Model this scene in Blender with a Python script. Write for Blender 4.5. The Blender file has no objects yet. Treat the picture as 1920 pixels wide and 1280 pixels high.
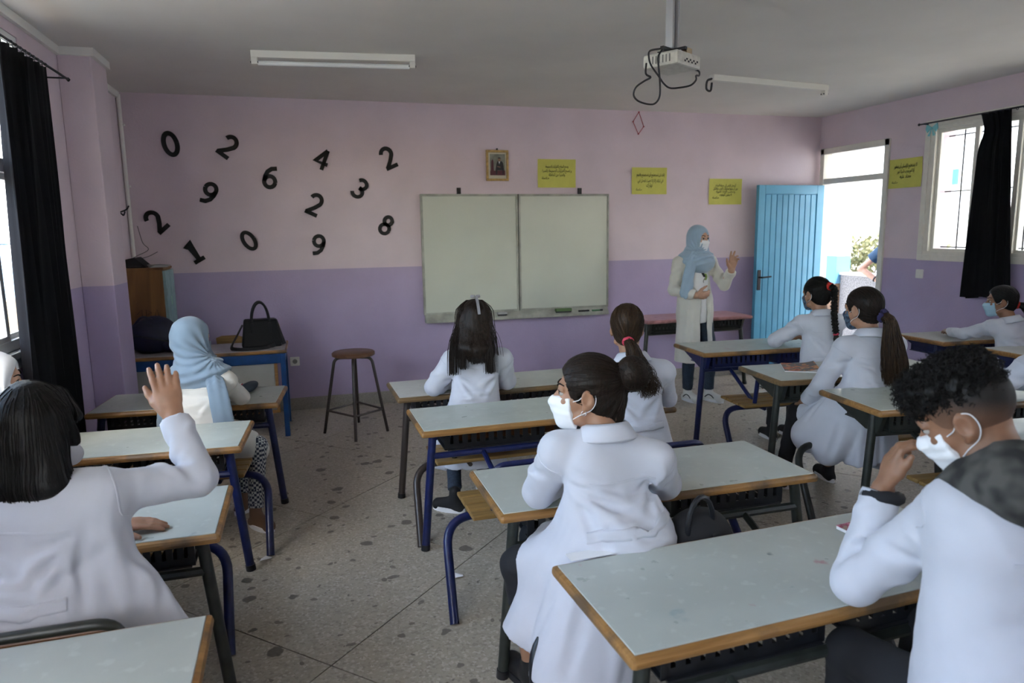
import bpy, math, random
import numpy as np
from mathutils import Vector, Matrix
random.seed(7); RNG = np.random.RandomState(11)
SC = bpy.context.scene; COL = SC.collection
pi = math.pi
# ------------------------------------------------------------------ camera
def look_matrix(loc, yaw, pitch, roll):
    F = Vector((math.sin(yaw)*math.cos(pitch), math.cos(yaw)*math.cos(pitch), math.sin(pitch)))
    R = Vector((math.cos(yaw), -math.sin(yaw), 0)); U = R.cross(F)
    R2 = R*math.cos(roll)+U*math.sin(roll); U2 = U*math.cos(roll)-R*math.sin(roll)
    m = Matrix((R2, U2, -F)).transposed().to_4x4(); m.translation = loc
    return m
cd = bpy.data.cameras.new('camera'); cam = bpy.data.objects.new('camera', cd); COL.objects.link(cam)
cd.sensor_width = 36; cd.lens = 1306.45/1920*36; cd.clip_start = .05; cd.clip_end = 300
cam.matrix_world = look_matrix(Vector((-.5742, -6.69, 1.6284)), .2838, -.157, -.0154)
cd.dof.use_dof = True; cd.dof.focus_distance = 3.3; cd.dof.aperture_fstop = 3.2
SC.camera = cam
# ------------------------------------------------------------------ world, sun, exposure
W = bpy.data.worlds.new('sky'); SC.world = W; W.use_nodes = True
nt = W.node_tree; sky = nt.nodes.new('ShaderNodeTexSky'); sky.sky_type = 'NISHITA'
sky.sun_disc = False; sky.sun_elevation = math.radians(52); sky.sun_rotation = math.radians(200); sky.air_density = 1.0; sky.dust_density = 2.0
bgn = nt.nodes['Background']; bgn.inputs[1].default_value = .9
tint = nt.nodes.new('ShaderNodeMix'); tint.data_type = 'RGBA'; tint.blend_type = 'MULTIPLY'; tint.inputs[0].default_value = 1; tint.inputs[7].default_value = (1.0, .925, .83, 1)
nt.links.new(sky.outputs[0], tint.inputs[6]); nt.links.new(tint.outputs[2], bgn.inputs[0])
sd = bpy.data.lights.new('sun', 'SUN'); sd.energy = 4.0; sd.angle = .01; sd.color = (1, .95, .86)
sun = bpy.data.objects.new('sun', sd); COL.objects.link(sun)
sun.rotation_euler = Vector((-.38, .60, -1.1)).to_track_quat('-Z', 'Y').to_euler()
SC.view_settings.view_transform = 'Standard'; SC.view_settings.look = 'None'; SC.view_settings.gamma = 1
SC.view_settings.use_curve_mapping = False; SC.view_settings.exposure = 1.95
SC.cycles.diffuse_bounces = 5; SC.cycles.max_bounces = 12; SC.cycles.transparent_max_bounces = 12
SC.cycles.sample_clamp_indirect = 6
# ------------------------------------------------------------------ materials
def srgb(r, g, b):
    return tuple((c/255/12.92 if c/255 <= .04045 else ((c/255+.055)/1.055)**2.4) for c in (r, g, b))
MATS = {}
def mat(name, col, rough=.6, var=0.0, vscale=20, bump=0.0, bscale=200, metal=0.0, spec=.5, sheen=0, col2=None, detail=3):
    if name in MATS: return MATS[name]
    m = bpy.data.materials.new(name); m.use_nodes = True; n = m.node_tree; b = n.nodes['Principled BSDF']
    c = (*col, 1); b.inputs['Base Color'].default_value = c; b.inputs['Roughness'].default_value = rough
    b.inputs['Metallic'].default_value = metal; b.inputs['Specular IOR Level'].default_value = spec
    if sheen: b.inputs['Sheen Weight'].default_value = sheen
    tc = n.nodes.new('ShaderNodeTexCoord')
    if var or col2:
        no = n.nodes.new('ShaderNodeTexNoise'); no.inputs['Scale'].default_value = vscale; no.inputs['Detail'].default_value = detail
        n.links.new(tc.outputs['Object'], no.inputs['Vector'])
        mx = n.nodes.new('ShaderNodeMix'); mx.data_type = 'RGBA'
        mx.inputs[6].default_value = (*[x*(1-var) for x in col], 1)
        mx.inputs[7].default_value = (*(col2 if col2 else [min(1, x*(1+var)) for x in col]), 1)
        rp = n.nodes.new('ShaderNodeMapRange'); rp.inputs[1].default_value = .35; rp.inputs[2].default_value = .65
        n.links.new(no.outputs[0], rp.inputs[0]); n.links.new(rp.outputs[0], mx.inputs[0]); n.links.new(mx.outputs[2], b.inputs['Base Color'])
    if bump:
        nb = n.nodes.new('ShaderNodeTexNoise'); nb.inputs['Scale'].default_value = bscale; nb.inputs['Detail'].default_value = 4
        n.links.new(tc.outputs['Object'], nb.inputs['Vector'])
        bp = n.nodes.new('ShaderNodeBump'); bp.inputs['Strength'].default_value = bump; bp.inputs['Distance'].default_value = .01
        n.links.new(nb.outputs[0], bp.inputs['Height']); n.links.new(bp.outputs[0], b.inputs['Normal'])
    MATS[name] = m; return m
def nodes_of(m): return m.node_tree, m.node_tree.nodes['Principled BSDF']
def wall_paint():
    m = mat('wall_paint', (.5, .5, .5), .55, bump=.15, bscale=60); n, b = nodes_of(m)
    g = n.nodes.new('ShaderNodeNewGeometry'); sx = n.nodes.new('ShaderNodeSeparateXYZ'); n.links.new(g.outputs['Position'], sx.inputs[0])
    gt = n.nodes.new('ShaderNodeMath'); gt.operation = 'GREATER_THAN'; gt.inputs[1].default_value = 1.309; n.links.new(sx.outputs[2], gt.inputs[0])
    no = n.nodes.new('ShaderNodeTexNoise'); no.inputs['Scale'].default_value = 2.2; no.inputs['Detail'].default_value = 6; n.links.new(g.outputs['Position'], no.inputs['Vector'])
    mx = n.nodes.new('ShaderNodeMix'); mx.data_type = 'RGBA'; n.links.new(gt.outputs[0], mx.inputs[0])
    mx.inputs[6].default_value = (.44, .36, .535, 1); mx.inputs[7].default_value = (.69, .575, .625, 1)
    hv = n.nodes.new('ShaderNodeMix'); hv.data_type = 'RGBA'; hv.blend_type = 'MULTIPLY'; hv.inputs[0].default_value = 1
    cr = n.nodes.new('ShaderNodeMapRange'); cr.inputs[1].default_value = .3; cr.inputs[2].default_value = .7; cr.inputs[3].default_value = .93; cr.inputs[4].default_value = 1.05
    n.links.new(no.outputs[0], cr.inputs[0]); n.links.new(mx.outputs[2], hv.inputs[6]); n.links.new(cr.outputs[0], hv.inputs[7]); n.links.new(hv.outputs[2], b.inputs['Base Color'])
    return m
def floor_mat():
    m = mat('granito', (.4, .37, .31), .5, spec=.35); n, b = nodes_of(m)
    g = n.nodes.new('ShaderNodeNewGeometry')
    def vor(scale, lo, hi, jit=1.0):
        v = n.nodes.new('ShaderNodeTexVoronoi'); v.inputs['Scale'].default_value = scale; n.links.new(g.outputs['Position'], v.inputs['Vector'])
        r = n.nodes.new('ShaderNodeMapRange'); r.inputs[1].default_value = lo; r.inputs[2].default_value = hi; n.links.new(v.outputs['Distance'], r.inputs[0]); return v, r
    def mixc(fac, a, c):
        x = n.nodes.new('ShaderNodeMix'); x.data_type = 'RGBA'; n.links.new(fac, x.inputs[0])
        for s, k in ((a, 6), (c, 7)):
            if isinstance(s, tuple): x.inputs[k].default_value = (*s, 1)
            else: n.links.new(s, x.inputs[k])
        return x.outputs[2]
    no = n.nodes.new('ShaderNodeTexNoise'); no.inputs['Scale'].default_value = 3; no.inputs['Detail'].default_value = 8; n.links.new(g.outputs['Position'], no.inputs['Vector'])
    base = mixc(no.outputs[0], (.38, .345, .275), (.455, .42, .345))
    v1, r1 = vor(95, .0, .9); spk = n.nodes.new('ShaderNodeSeparateColor'); n.links.new(v1.outputs['Color'], spk.inputs[0])
    rr = n.nodes.new('ShaderNodeMapRange'); rr.inputs[1].default_value = .55; rr.inputs[2].default_value = 1.0; n.links.new(spk.outputs[0], rr.inputs[0])
    base = mixc(rr.outputs[0], base, (.315, .285, .23))
    rr2 = n.nodes.new('ShaderNodeMapRange'); rr2.inputs[1].default_value = .75; rr2.inputs[2].default_value = .95; n.links.new(spk.outputs[1], rr2.inputs[0])
    base = mixc(rr2.outputs[0], base, (.52, .49, .42))
    # trodden gum and drip spots
    wn = n.nodes.new('ShaderNodeTexNoise'); wn.inputs['Scale'].default_value = 16; n.links.new(g.outputs['Position'], wn.inputs['Vector'])
    av = n.nodes.new('ShaderNodeVectorMath'); av.operation = 'MULTIPLY_ADD'; av.inputs[1].default_value = (.055, .055, 0); n.links.new(wn.outputs['Color'], av.inputs[0]); n.links.new(g.outputs['Position'], av.inputs[2])
    for sc, th, pr, colr in ((4.6, .10, .66, (.095, .086, .072)), (8.0, .10, .72, (.13, .118, .098)), (15, .13, .86, (.16, .145, .12))):
        v = n.nodes.new('ShaderNodeTexVoronoi'); v.inputs['Scale'].default_value = sc; v.voronoi_dimensions = '2D'; n.links.new(av.outputs[0], v.inputs['Vector'])
        s = n.nodes.new('ShaderNodeSeparateColor'); n.links.new(v.outputs['Color'], s.inputs[0])
        sz = n.nodes.new('ShaderNodeMath'); sz.operation = 'MULTIPLY'; n.links.new(s.outputs[2], sz.inputs[0]); sz.inputs[1].default_value = th*1.5
        lt = n.nodes.new('ShaderNodeMapRange'); lt.inputs[3].default_value = 1; lt.inputs[4].default_value = 0; n.links.new(v.outputs['Distance'], lt.inputs[0])
        n.links.new(sz.outputs[0], lt.inputs[1]); ad = n.nodes.new('ShaderNodeMath'); ad.inputs[1].default_value = .035; n.links.new(sz.outputs[0], ad.inputs[0]); n.links.new(ad.outputs[0], lt.inputs[2])
        gt = n.nodes.new('ShaderNodeMath'); gt.operation = 'GREATER_THAN'; gt.inputs[1].default_value = pr; n.links.new(s.outputs[1], gt.inputs[0])
        mu = n.nodes.new('ShaderNodeMath'); mu.operation = 'MULTIPLY'; n.links.new(lt.outputs[0], mu.inputs[0]); n.links.new(gt.outputs[0], mu.inputs[1])
        m2 = n.nodes.new('ShaderNodeMath'); m2.operation = 'MULTIPLY'; m2.inputs[1].default_value = .82; n.links.new(mu.outputs[0], m2.inputs[0])
        base = mixc(m2.outputs[0], base, colr)
    n.links.new(base, b.inputs['Base Color']); return m
def wood(name, c1, c2, scale=(2, 30, 30), rough=.5, worn=None):
    if name in MATS: return MATS[name]
    m = mat(name, c1, rough); n, b = nodes_of(m); tc = n.nodes.new('ShaderNodeTexCoord'); mp = n.nodes.new('ShaderNodeMapping'); mp.inputs['Scale'].default_value = scale
    no = n.nodes.new('ShaderNodeTexNoise'); no.inputs['Scale'].default_value = 1; no.inputs['Detail'].default_value = 6; no.inputs['Distortion'].default_value = 1.2
    n.links.new(tc.outputs['Object'], mp.inputs[0]); n.links.new(mp.outputs[0], no.inputs['Vector'])
    r = n.nodes.new('ShaderNodeValToRGB'); r.color_ramp.elements[0].position = .3; r.color_ramp.elements[1].position = .7
    r.color_ramp.elements[0].color = (*c1, 1); r.color_ramp.elements[1].color = (*c2, 1); n.links.new(no.outputs[0], r.inputs[0]); out = r.outputs[0]
    if worn:
        n2 = n.nodes.new('ShaderNodeTexNoise'); n2.inputs['Scale'].default_value = 5; n2.inputs['Detail'].default_value = 5; n.links.new(tc.outputs['Object'], n2.inputs['Vector'])
        q = n.nodes.new('ShaderNodeMapRange'); q.inputs[1].default_value = .5; q.inputs[2].default_value = .62; n.links.new(n2.outputs[0], q.inputs[0])
        x = n.nodes.new('ShaderNodeMix'); x.data_type = 'RGBA'; n.links.new(q.outputs[0], x.inputs[0]); n.links.new(out, x.inputs[6]); x.inputs[7].default_value = (*worn, 1); out = x.outputs[2]
    n.links.new(out, b.inputs['Base Color']); return m
def laminate(name, col, seed=0, stains=.5):
    m = mat(name, col, .32, spec=.5); n, b = nodes_of(m); g = n.nodes.new('ShaderNodeTexCoord')
    mp = n.nodes.new('ShaderNodeMapping'); mp.inputs['Location'].default_value = (seed*3.7, seed*1.3, 0); n.links.new(g.outputs['Object'], mp.inputs[0])
    def noise(sc, det, lo, hi):
        x = n.nodes.new('ShaderNodeTexNoise'); x.inputs['Scale'].default_value = sc; x.inputs['Detail'].default_value = det; n.links.new(mp.outputs[0], x.inputs['Vector'])
        r = n.nodes.new('ShaderNodeMapRange'); r.inputs[1].default_value = lo; r.inputs[2].default_value = hi; n.links.new(x.outputs[0], r.inputs[0]); return r.outputs[0]
    def mixc(f, a, c, amt):
        mu = n.nodes.new('ShaderNodeMath'); mu.operation = 'MULTIPLY'; mu.inputs[1].default_value = amt; n.links.new(f, mu.inputs[0])
        x = n.nodes.new('ShaderNodeMix'); x.data_type = 'RGBA'; n.links.new(mu.outputs[0], x.inputs[0])
        if isinstance(a, tuple): x.inputs[6].default_value = (*a, 1)
        else: n.links.new(a, x.inputs[6])
        x.inputs[7].default_value = (*c, 1); return x.outputs[2]
    c = mixc(noise(3, 6, .35, .65), col, tuple(v*.86 for v in col), 1)
    c = mixc(noise(22, 3, .60, .70), c, tuple(min(1, v*1.18) for v in col), .45)
    c = mixc(noise(9, 6, .68, .74), c, (.42, .19, .22), stains); c = mixc(noise(10.7, 7, .70, .75), c, (.12, .15, .16), stains)
    c = mixc(noise(7.3, 5, .70, .78), c, (.26, .34, .36), stains)
    n.links.new(c, b.inputs['Base Color'])
    rg = noise(14, 5, .2, .8); mm = n.nodes.new('ShaderNodeMapRange'); mm.inputs[3].default_value = .24; mm.inputs[4].default_value = .45; n.links.new(rg, mm.inputs[0]); n.links.new(mm.outputs[0], b.inputs['Roughness'])
    return m
def glass():
    m = bpy.data.materials.new('window_glass'); m.use_nodes = True; n = m.node_tree; n.nodes.remove(n.nodes['Principled BSDF'])
    t = n.nodes.new('ShaderNodeBsdfTransparent'); t.inputs[0].default_value = (.93, .96, .96, 1); g = n.nodes.new('ShaderNodeBsdfGlossy'); g.inputs['Roughness'].default_value = .03
    lw = n.nodes.new('ShaderNodeLayerWeight'); pw = n.nodes.new('ShaderNodeMath'); pw.operation = 'POWER'; pw.inputs[1].default_value = 5; n.links.new(lw.outputs['Facing'], pw.inputs[0]); f = n.nodes.new('ShaderNodeMath'); f.operation = 'MULTIPLY_ADD'; f.inputs[1].default_value = .6; f.inputs[2].default_value = .03; n.links.new(pw.outputs[0], f.inputs[0]); x = n.nodes.new('ShaderNodeMixShader')
    n.links.new(f.outputs[0], x.inputs[0]); n.links.new(t.outputs[0], x.inputs[1]); n.links.new(g.outputs[0], x.inputs[2]); n.links.new(x.outputs[0], n.nodes['Material Output'].inputs[0]); return m
def checks():
    m = mat('gingham', (.8, .8, .8), .8); n, b = nodes_of(m); tc = n.nodes.new('ShaderNodeTexCoord')
    c = n.nodes.new('ShaderNodeTexChecker'); c.inputs['Scale'].default_value = 75; c.inputs[1].default_value = (.02, .03, .06, 1); c.inputs[2].default_value = (.45, .47, .47, 1)
    n.links.new(tc.outputs['Object'], c.inputs[0]); n.links.new(c.outputs[0], b.inputs['Base Color']); return m
WALL = wall_paint(); FLOOR = floor_mat(); GLASS = glass()
CEIL = mat('ceiling_paint', (.74, .715, .665), .8, var=.04, vscale=1.5); JOINT = mat('floor_joint', (.09, .085, .075), .9)
SKIRT = mat('granito_skirting', (.30, .28, .24), .55, var=.18, vscale=120)
PVC = mat('white_pvc', (.78, .77, .72), .4); ALU = mat('white_aluminium', (.80, .81, .80), .35); CREAM = mat('cream_gloss_paint', (.76, .73, .65), .35, var=.03)
BLACKC = mat('black_curtain_cloth', (.006, .006, .008), .85, spec=.15, bump=.1, bscale=300); IRON = mat('black_iron', (.02, .02, .025), .5)
BLUE = mat('blue_door_paint', (.10, .37, .56), .38, var=.05, vscale=6); NAVY = mat('navy_enamel', (.008, .014, .07), .3, var=.2, vscale=30)
DARKM = mat('dark_green_black_enamel', (.022, .026, .022), .38, var=.3, vscale=25); BLKM = mat('black_enamel', (.012, .013, .016), .35)
BROWNM = mat('brown_black_enamel', (.035, .026, .022), .35); TBLUE = mat('royal_blue_enamel', (.01, .06, .20), .35, var=.15, vscale=14)
EDGE = wood('varnished_wood_edge', (.25, .12, .032), (.40, .21, .07), (3, 40, 40), .42, worn=(.13, .08, .04)); EDGEW = wood('worn_wood_edge', (.14, .085, .035), (.24, .15, .065), (3, 40, 40), .5, worn=(.10, .075, .045))
SLAT = wood('bench_slat_wood', (.20, .115, .035), (.33, .20, .065), (3, 60, 60), .45); BACKW = wood('backrest_wood', (.11, .045, .015), (.18, .075, .025), (3, 50, 50), .4)
CABW = wood('cabinet_plywood', (.16, .07, .02), (.30, .15, .045), (9, 9, 1.2), .5)
COAT = mat('white_cotton', (.545, .56, .625), .85, var=.03, vscale=6, bump=.08, bscale=900, sheen=.2); COATI = mat('ivory_cotton', (.60, .585, .535), .85, var=.03, vscale=6, bump=.08, bscale=900, sheen=.2)
MASKW = mat('white_mask_cloth', (.82, .83, .85), .85, bump=.1, bscale=500); MASKB = mat('blue_mask_paper', (.36, .55, .68), .8); MASKD = mat('patterned_navy_mask', (.02, .03, .06), .8, col2=(.12, .2, .3), var=.1, vscale=60)
SCARF = mat('pale_blue_jersey', (.20, .27, .34), .9, var=.05, vscale=10, sheen=.3, bump=.1, bscale=700); SCARFT = mat('sky_blue_jersey', (.31, .42, .54), .9, var=.05, vscale=10, sheen=.3, bump=.1, bscale=700); SCARFW = mat('white_jersey', (.72, .73, .74), .9)
JEANS = mat('dark_denim', (.022, .036, .06), .85, var=.25, vscale=90); BLKCL = mat('black_cotton', (.010, .010, .013), .85); GING = checks()
def skin(name, c):
    m = mat(name, c, .5, var=.06, vscale=30, bump=.03, bscale=300); m.node_tree.nodes['Principled BSDF'].inputs['Subsurface Weight'].default_value = .12
    m.node_tree.nodes['Principled BSDF'].inputs['Subsurface Radius'].default_value = (.02, .008, .004); return m
SK1 = skin('warm_skin', (.36, .19, .115)); SK2 = skin('tan_skin', (.27, .135, .078)); SK3 = skin('light_skin', (.48, .28, .19))
def hairmat(name, c, c2):
    m = mat(name, c, .5, spec=.22); n, b = nodes_of(m); tc = n.nodes.new('ShaderNodeTexCoord'); mp = n.nodes.new('ShaderNodeMapping'); mp.inputs['Scale'].default_value = (160, 160, 12)
    no = n.nodes.new('ShaderNodeTexNoise'); no.inputs['Scale'].default_value = 1; n.links.new(tc.outputs['Object'], mp.inputs[0]); n.links.new(mp.outputs[0], no.inputs['Vector'])
    r = n.nodes.new('ShaderNodeValToRGB'); r.color_ramp.elements[0].position = .35; r.color_ramp.elements[1].position = .7; r.color_ramp.elements[0].color = (*c, 1); r.color_ramp.elements[1].color = (*c2, 1)
    n.links.new(no.outputs[0], r.inputs[0]); n.links.new(r.outputs[0], b.inputs['Base Color'])
    bp = n.nodes.new('ShaderNodeBump'); bp.inputs['Strength'].default_value = .5; bp.inputs['Distance'].default_value = .004; n.links.new(no.outputs[0], bp.inputs['Height']); n.links.new(bp.outputs[0], b.inputs['Normal']); return m
def fademat():
    m = mat('faded_stubble', (.05, .03, .02), .7); n, b = nodes_of(m); tc = n.nodes.new('ShaderNodeTexCoord'); sx = n.nodes.new('ShaderNodeSeparateXYZ'); n.links.new(tc.outputs['Generated'], sx.inputs[0])
    no = n.nodes.new('ShaderNodeTexNoise'); no.inputs['Scale'].default_value = 700; n.links.new(tc.outputs['Object'], no.inputs['Vector']); ad = n.nodes.new('ShaderNodeMath'); ad.operation = 'MULTIPLY_ADD'; ad.inputs[1].default_value = .25; n.links.new(no.outputs[0], ad.inputs[0]); n.links.new(sx.outputs[2], ad.inputs[2])
    r = n.nodes.new('ShaderNodeValToRGB'); r.color_ramp.elements[0].position = .18; r.color_ramp.elements[1].position = .68; r.color_ramp.elements[0].color = (.20, .10, .058, 1); r.color_ramp.elements[1].color = (.008, .006, .005, 1); n.links.new(ad.outputs[0], r.inputs[0]); n.links.new(r.outputs[0], b.inputs['Base Color']); return m
HBLK = hairmat('black_hair', (.003, .003, .003), (.010, .008, .007)); HBRN = hairmat('dark_brown_hair', (.007, .0045, .003), (.022, .013, .009)); HBRL = hairmat('brown_hair', (.014, .008, .005), (.058, .031, .014))
# ------------------------------------------------------------------ mesh helpers
class MB:
    def __init__(s): s.v = []; s.f = []
    def add(s, v, f):
        o = len(s.v); s.v += [tuple(p) for p in v]; s.f += [tuple(i+o for i in q) for q in f]; return s
    def box(s, c, d, rz=0, M=None):
        x, y, z = d[0]/2, d[1]/2, d[2]/2; V = [Vector((a*x, b*y, e*z)) for a in (-1, 1) for b in (-1, 1) for e in (-1, 1)]
        if rz: V = [Matrix.Rotation(rz, 3, 'Z') @ p for p in V]
        if M is not None: V = [M @ p for p in V]
        c = Vector(c); V = [p+c for p in V]
        return s.add(V, [(0, 1, 3, 2), (4, 6, 7, 5), (0, 4, 5, 1), (2, 3, 7, 6), (0, 2, 6, 4), (1, 5, 7, 3)])
    def span(s, a, b):
        return s.box([(p+q)/2 for p, q in zip(a, b)], [abs(q-p) for p, q in zip(a, b)])
    def tube(s, path, r, n=10, cap=True, prof=None, up=None):
        P = [Vector(p) for p in path]; N = len(P); rs = r if isinstance(r, (list, tuple)) else [r]*N
        t0 = (P[1]-P[0]).normalized(); u = Vector(up) if up is not None else (Vector((0, 0, 1)) if abs(t0.z) < .9 else Vector((1, 0, 0)))
        rings = []
        for i in range(N):
            t = (P[min(i+1, N-1)]-P[max(i-1, 0)])
            t = t.normalized() if t.length > 1e-9 else t0
            k = 1.0
            if up is None: u = (u-t*u.dot(t)).normalized()
            else: u = Vector(up); u = (u-t*u.dot(t)).normalized()
            if 0 < i < N-1:
                ca = (P[i]-P[i-1]).normalized().dot(t); k = 1/max(.5, ca)
            b = t.cross(u)
            if prof: ring = [P[i]+b*(px*k)+u*py for px, py in prof]
            else: ring = [P[i]+(u*math.cos(2*pi*j/n)+b*math.sin(2*pi*j/n))*rs[i] for j in range(n)]
            rings.append(ring)
        m = len(rings[0]); V = [p for g in rings for p in g]
        F = [(i*m+j, i*m+(j+1) % m, (i+1)*m+(j+1) % m, (i+1)*m+j) for i in range(N-1) for j in range(m)]
        if cap: F += [tuple(range(m-1, -1, -1)), tuple((N-1)*m+j for j in range(m))]
        return s.add(V, F)
    def lathe(s, prof, c=(0, 0, 0), n=24):
        V = [(c[0]+r*math.cos(2*pi*j/n), c[1]+r*math.sin(2*pi*j/n), c[2]+z) for r, z in prof for j in range(n)]; N = len(prof)
        F = [(i*n+j, i*n+(j+1) % n, (i+1)*n+(j+1) % n, (i+1)*n+j) for i in range(N-1) for j in range(n)]
        F += [tuple(range(n-1, -1, -1)), tuple((N-1)*n+j for j in range(n))]; return s.add(V, F)
    def prism(s, poly, vec):
        a = [Vector(p) for p in poly]; b = [p+Vector(vec) for p in a]; n = len(a)
        return s.add(a+b, [tuple(range(n-1, -1, -1)), tuple(range(n, 2*n))]+[(i, (i+1) % n, n+(i+1) % n, n+i) for i in range(n)])
    def build(s, name, m, parent=None, smooth=False, bevel=0, local=False, label=None):
        me = bpy.data.meshes.new(name); me.from_pydata(s.v, [], s.f); me.update()
        import bmesh
        bm = bmesh.new(); bm.from_mesh(me); bmesh.ops.recalc_face_normals(bm, faces=bm.faces); bm.to_mesh(me); bm.free()
        o = bpy.data.objects.new(name, me); COL.objects.link(o); me.materials.append(m)
        if smooth:
            me.polygons.foreach_set('use_smooth', [True]*len(me.polygons)); me.set_sharp_from_angle(angle=math.radians(42))
        if bevel:
            b = o.modifiers.new('bevel', 'BEVEL'); b.width = bevel; b.segments = 2; b.limit_method = 'ANGLE'
        if parent is not None:
            o.parent = parent
        if label: o['label'] = label
        return o
def fillet(path, r, n=6):
    P = [Vector(p) for p in path]; out = [P[0]]
    for i in range(1, len(P)-1):
        a = (P[i-1]-P[i]); b = (P[i+1]-P[i]); rr = min(r, a.length*.49, b.length*.49); p0 = P[i]+a.normalized()*rr; p2 = P[i]+b.normalized()*rr
        for k in range(n+1):
            t = k/n; out.append(p0*(1-t)**2+P[i]*2*t*(1-t)+p2*t*t)
    return out+[P[-1]]
def smoothpath(path, n=6):
    P = [Vector(p) for p in path]; P = [P[0]*2-P[1]]+P+[P[-1]*2-P[-2]]; out = []
    for i in range(1, len(P)-2):
        for k in range(n):
            t = k/n; a, b, c, d = P[i-1], P[i], P[i+1], P[i+2]
            out.append(.5*((2*b)+(c-a)*t+(2*a-5*b+4*c-d)*t*t+(3*b-a-3*c+d)*t**3))
    return out+[P[-2]]
def tag(o, label, cat, group=None, kind=None):
    o['label'] = label; o['category'] = cat
    if group: o['group'] = group
    if kind: o['kind'] = kind
    return o
def thing(name, label, cat, loc=(0, 0, 0), rz=0, group=None):
    o = bpy.data.objects.new(name, None); COL.objects.link(o); o.location = loc; o.rotation_euler = (0, 0, rz); o.empty_display_size = .1
    return tag(o, label, cat, group)
def struct(o): o['kind'] = 'structure'; return o
# ================================================================== room shell
XL, XR, YB, H = -2.006, 4.983, -9.2, 2.814
def wall_along_y(name, xa, xb, y0, y1, holes, z1=H):
    ys = sorted({y0, y1, *[h[0] for h in holes], *[h[1] for h in holes]}); m = MB()
    for a, b in zip(ys[:-1], ys[1:]):
        hs = sorted([h for h in holes if h[0] <= a and h[1] >= b], key=lambda h: h[2]); z = 0
        for h in hs:
            if h[2] > z: m.span((xa, a, z), (xb, b, h[2]))
            z = h[3]
        m.span((xa, a, z), (xb, b, z1))
    return struct(m.build(name, WALL))
MB().span((XL-.2, 0, 0), (XR+.06, .22, H)).build('wall_front', WALL)['kind'] = 'structure'
MB().span((XL-.2, YB-.2, 0), (XR+.3, YB, H)).build('wall_back', WALL)['kind'] = 'structure'
LW = [(-4.75, -2.12, 1.07, 2.70), (-8.5, -5.9, 1.07, 2.70)]
RW = [(-.93, 0, 0, 2.44), (-3.95, -1.455, 1.33, 2.535), (-8.5, -5.4, 1.33, 2.535)]
wall_along_y('wall_left', XL-.09, XL, YB, 0, LW)
wall_along_y('wall_right', XR, XR+.28, YB, 0, RW)
struct(MB().span((XL, -1.47, 0), (-1.814, -1.10, H)).build('wall_pillar', WALL, bevel=.006))
struct(MB().span((XL-.3, YB-.3, H), (XR+.4, .3, H+.2)).build('ceiling', CEIL))
fl = struct(MB().span((XL-.3, YB-.3, -.12), (XR+.28, .2, -.004)).build('floor', JOINT))
def clip(poly, ax, lim, keep_less):
    out = []
    for i in range(len(poly)):
        p, q = poly[i], poly[(i+1) % len(poly)]; ip = (p[ax] <= lim) == keep_less; iq = (q[ax] <= lim) == keep_less
        if ip: out.append(p)
        if ip != iq:
            t = (lim-p[ax])/(q[ax]-p[ax]); out.append(tuple(p[k]+t*(q[k]-p[k]) for k in (0, 1)))
    return out
for i in range(-12, 8):
    for j in range(-10, 12):
        s0, s1 = -2.29+1.05*i+.003, -2.29+1.05*(i+1)-.003; d0, d1 = 1.45+1.08*j+.003, 1.45+1.08*(j+1)-.003
        poly = [((s+d)/2**.5, (s-d)/2**.5) for s, d in ((s0, d0), (s0, d1), (s1, d1), (s1, d0))]
        for ax, lim, kl in ((0, XL, False), (0, XR+.28, True), (1, YB, False), (1, 0, True)):
            if poly: poly = clip(poly, ax, lim, kl)
        if len(poly) > 2:
            MB().prism([(x, y, -.03) for x, y in poly], (0, 0, .03)).build('floor_slab', FLOOR, fl)
for nm, a, b in (('baseboard_front', (XL, -.014, 0), (XR, 0, .115)), ('baseboard_left', (XL, -1.10, 0), (XL+.014, 0, .115)), ('baseboard_left_rear', (XL, YB, 0), (XL+.014, -1.47, .115)),
                 ('baseboard_right', (XR-.014, YB, 0), (XR, -.95, .115)), ('baseboard_pillar', (XL, -1.484, 0), (-1.80, -1.47, .115))):
    struct(MB().span(a, b).build(nm, SKIRT))
# cable trunking under the ceiling and down the corner
for k, (a, b) in enumerate([((XL, YB, H-.05), (XL+.025, -1.47, H)), ((XL+.025, -1.495, H-.05), (-1.789, -1.47, H)), ((-1.814, -1.47, H-.05), (-1.789, -1.10, H)), ((XL, -1.10, H-.05), (XL+.025, 0, H))]):
    struct(MB().span(a, b).build('trim_%d' % (k+1), PVC))
tr = struct(MB().tube([(-1.985, -.022, .0), (-1.985, -.022, H-.02)], .016, 10).build('trim_5', PVC, smooth=True))
for z in (.6, 1.35, 2.05, 2.55): MB().box((-1.985, -.016, z), (.055, .03, .014)).build('pipe_clip', PVC, tr)
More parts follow.
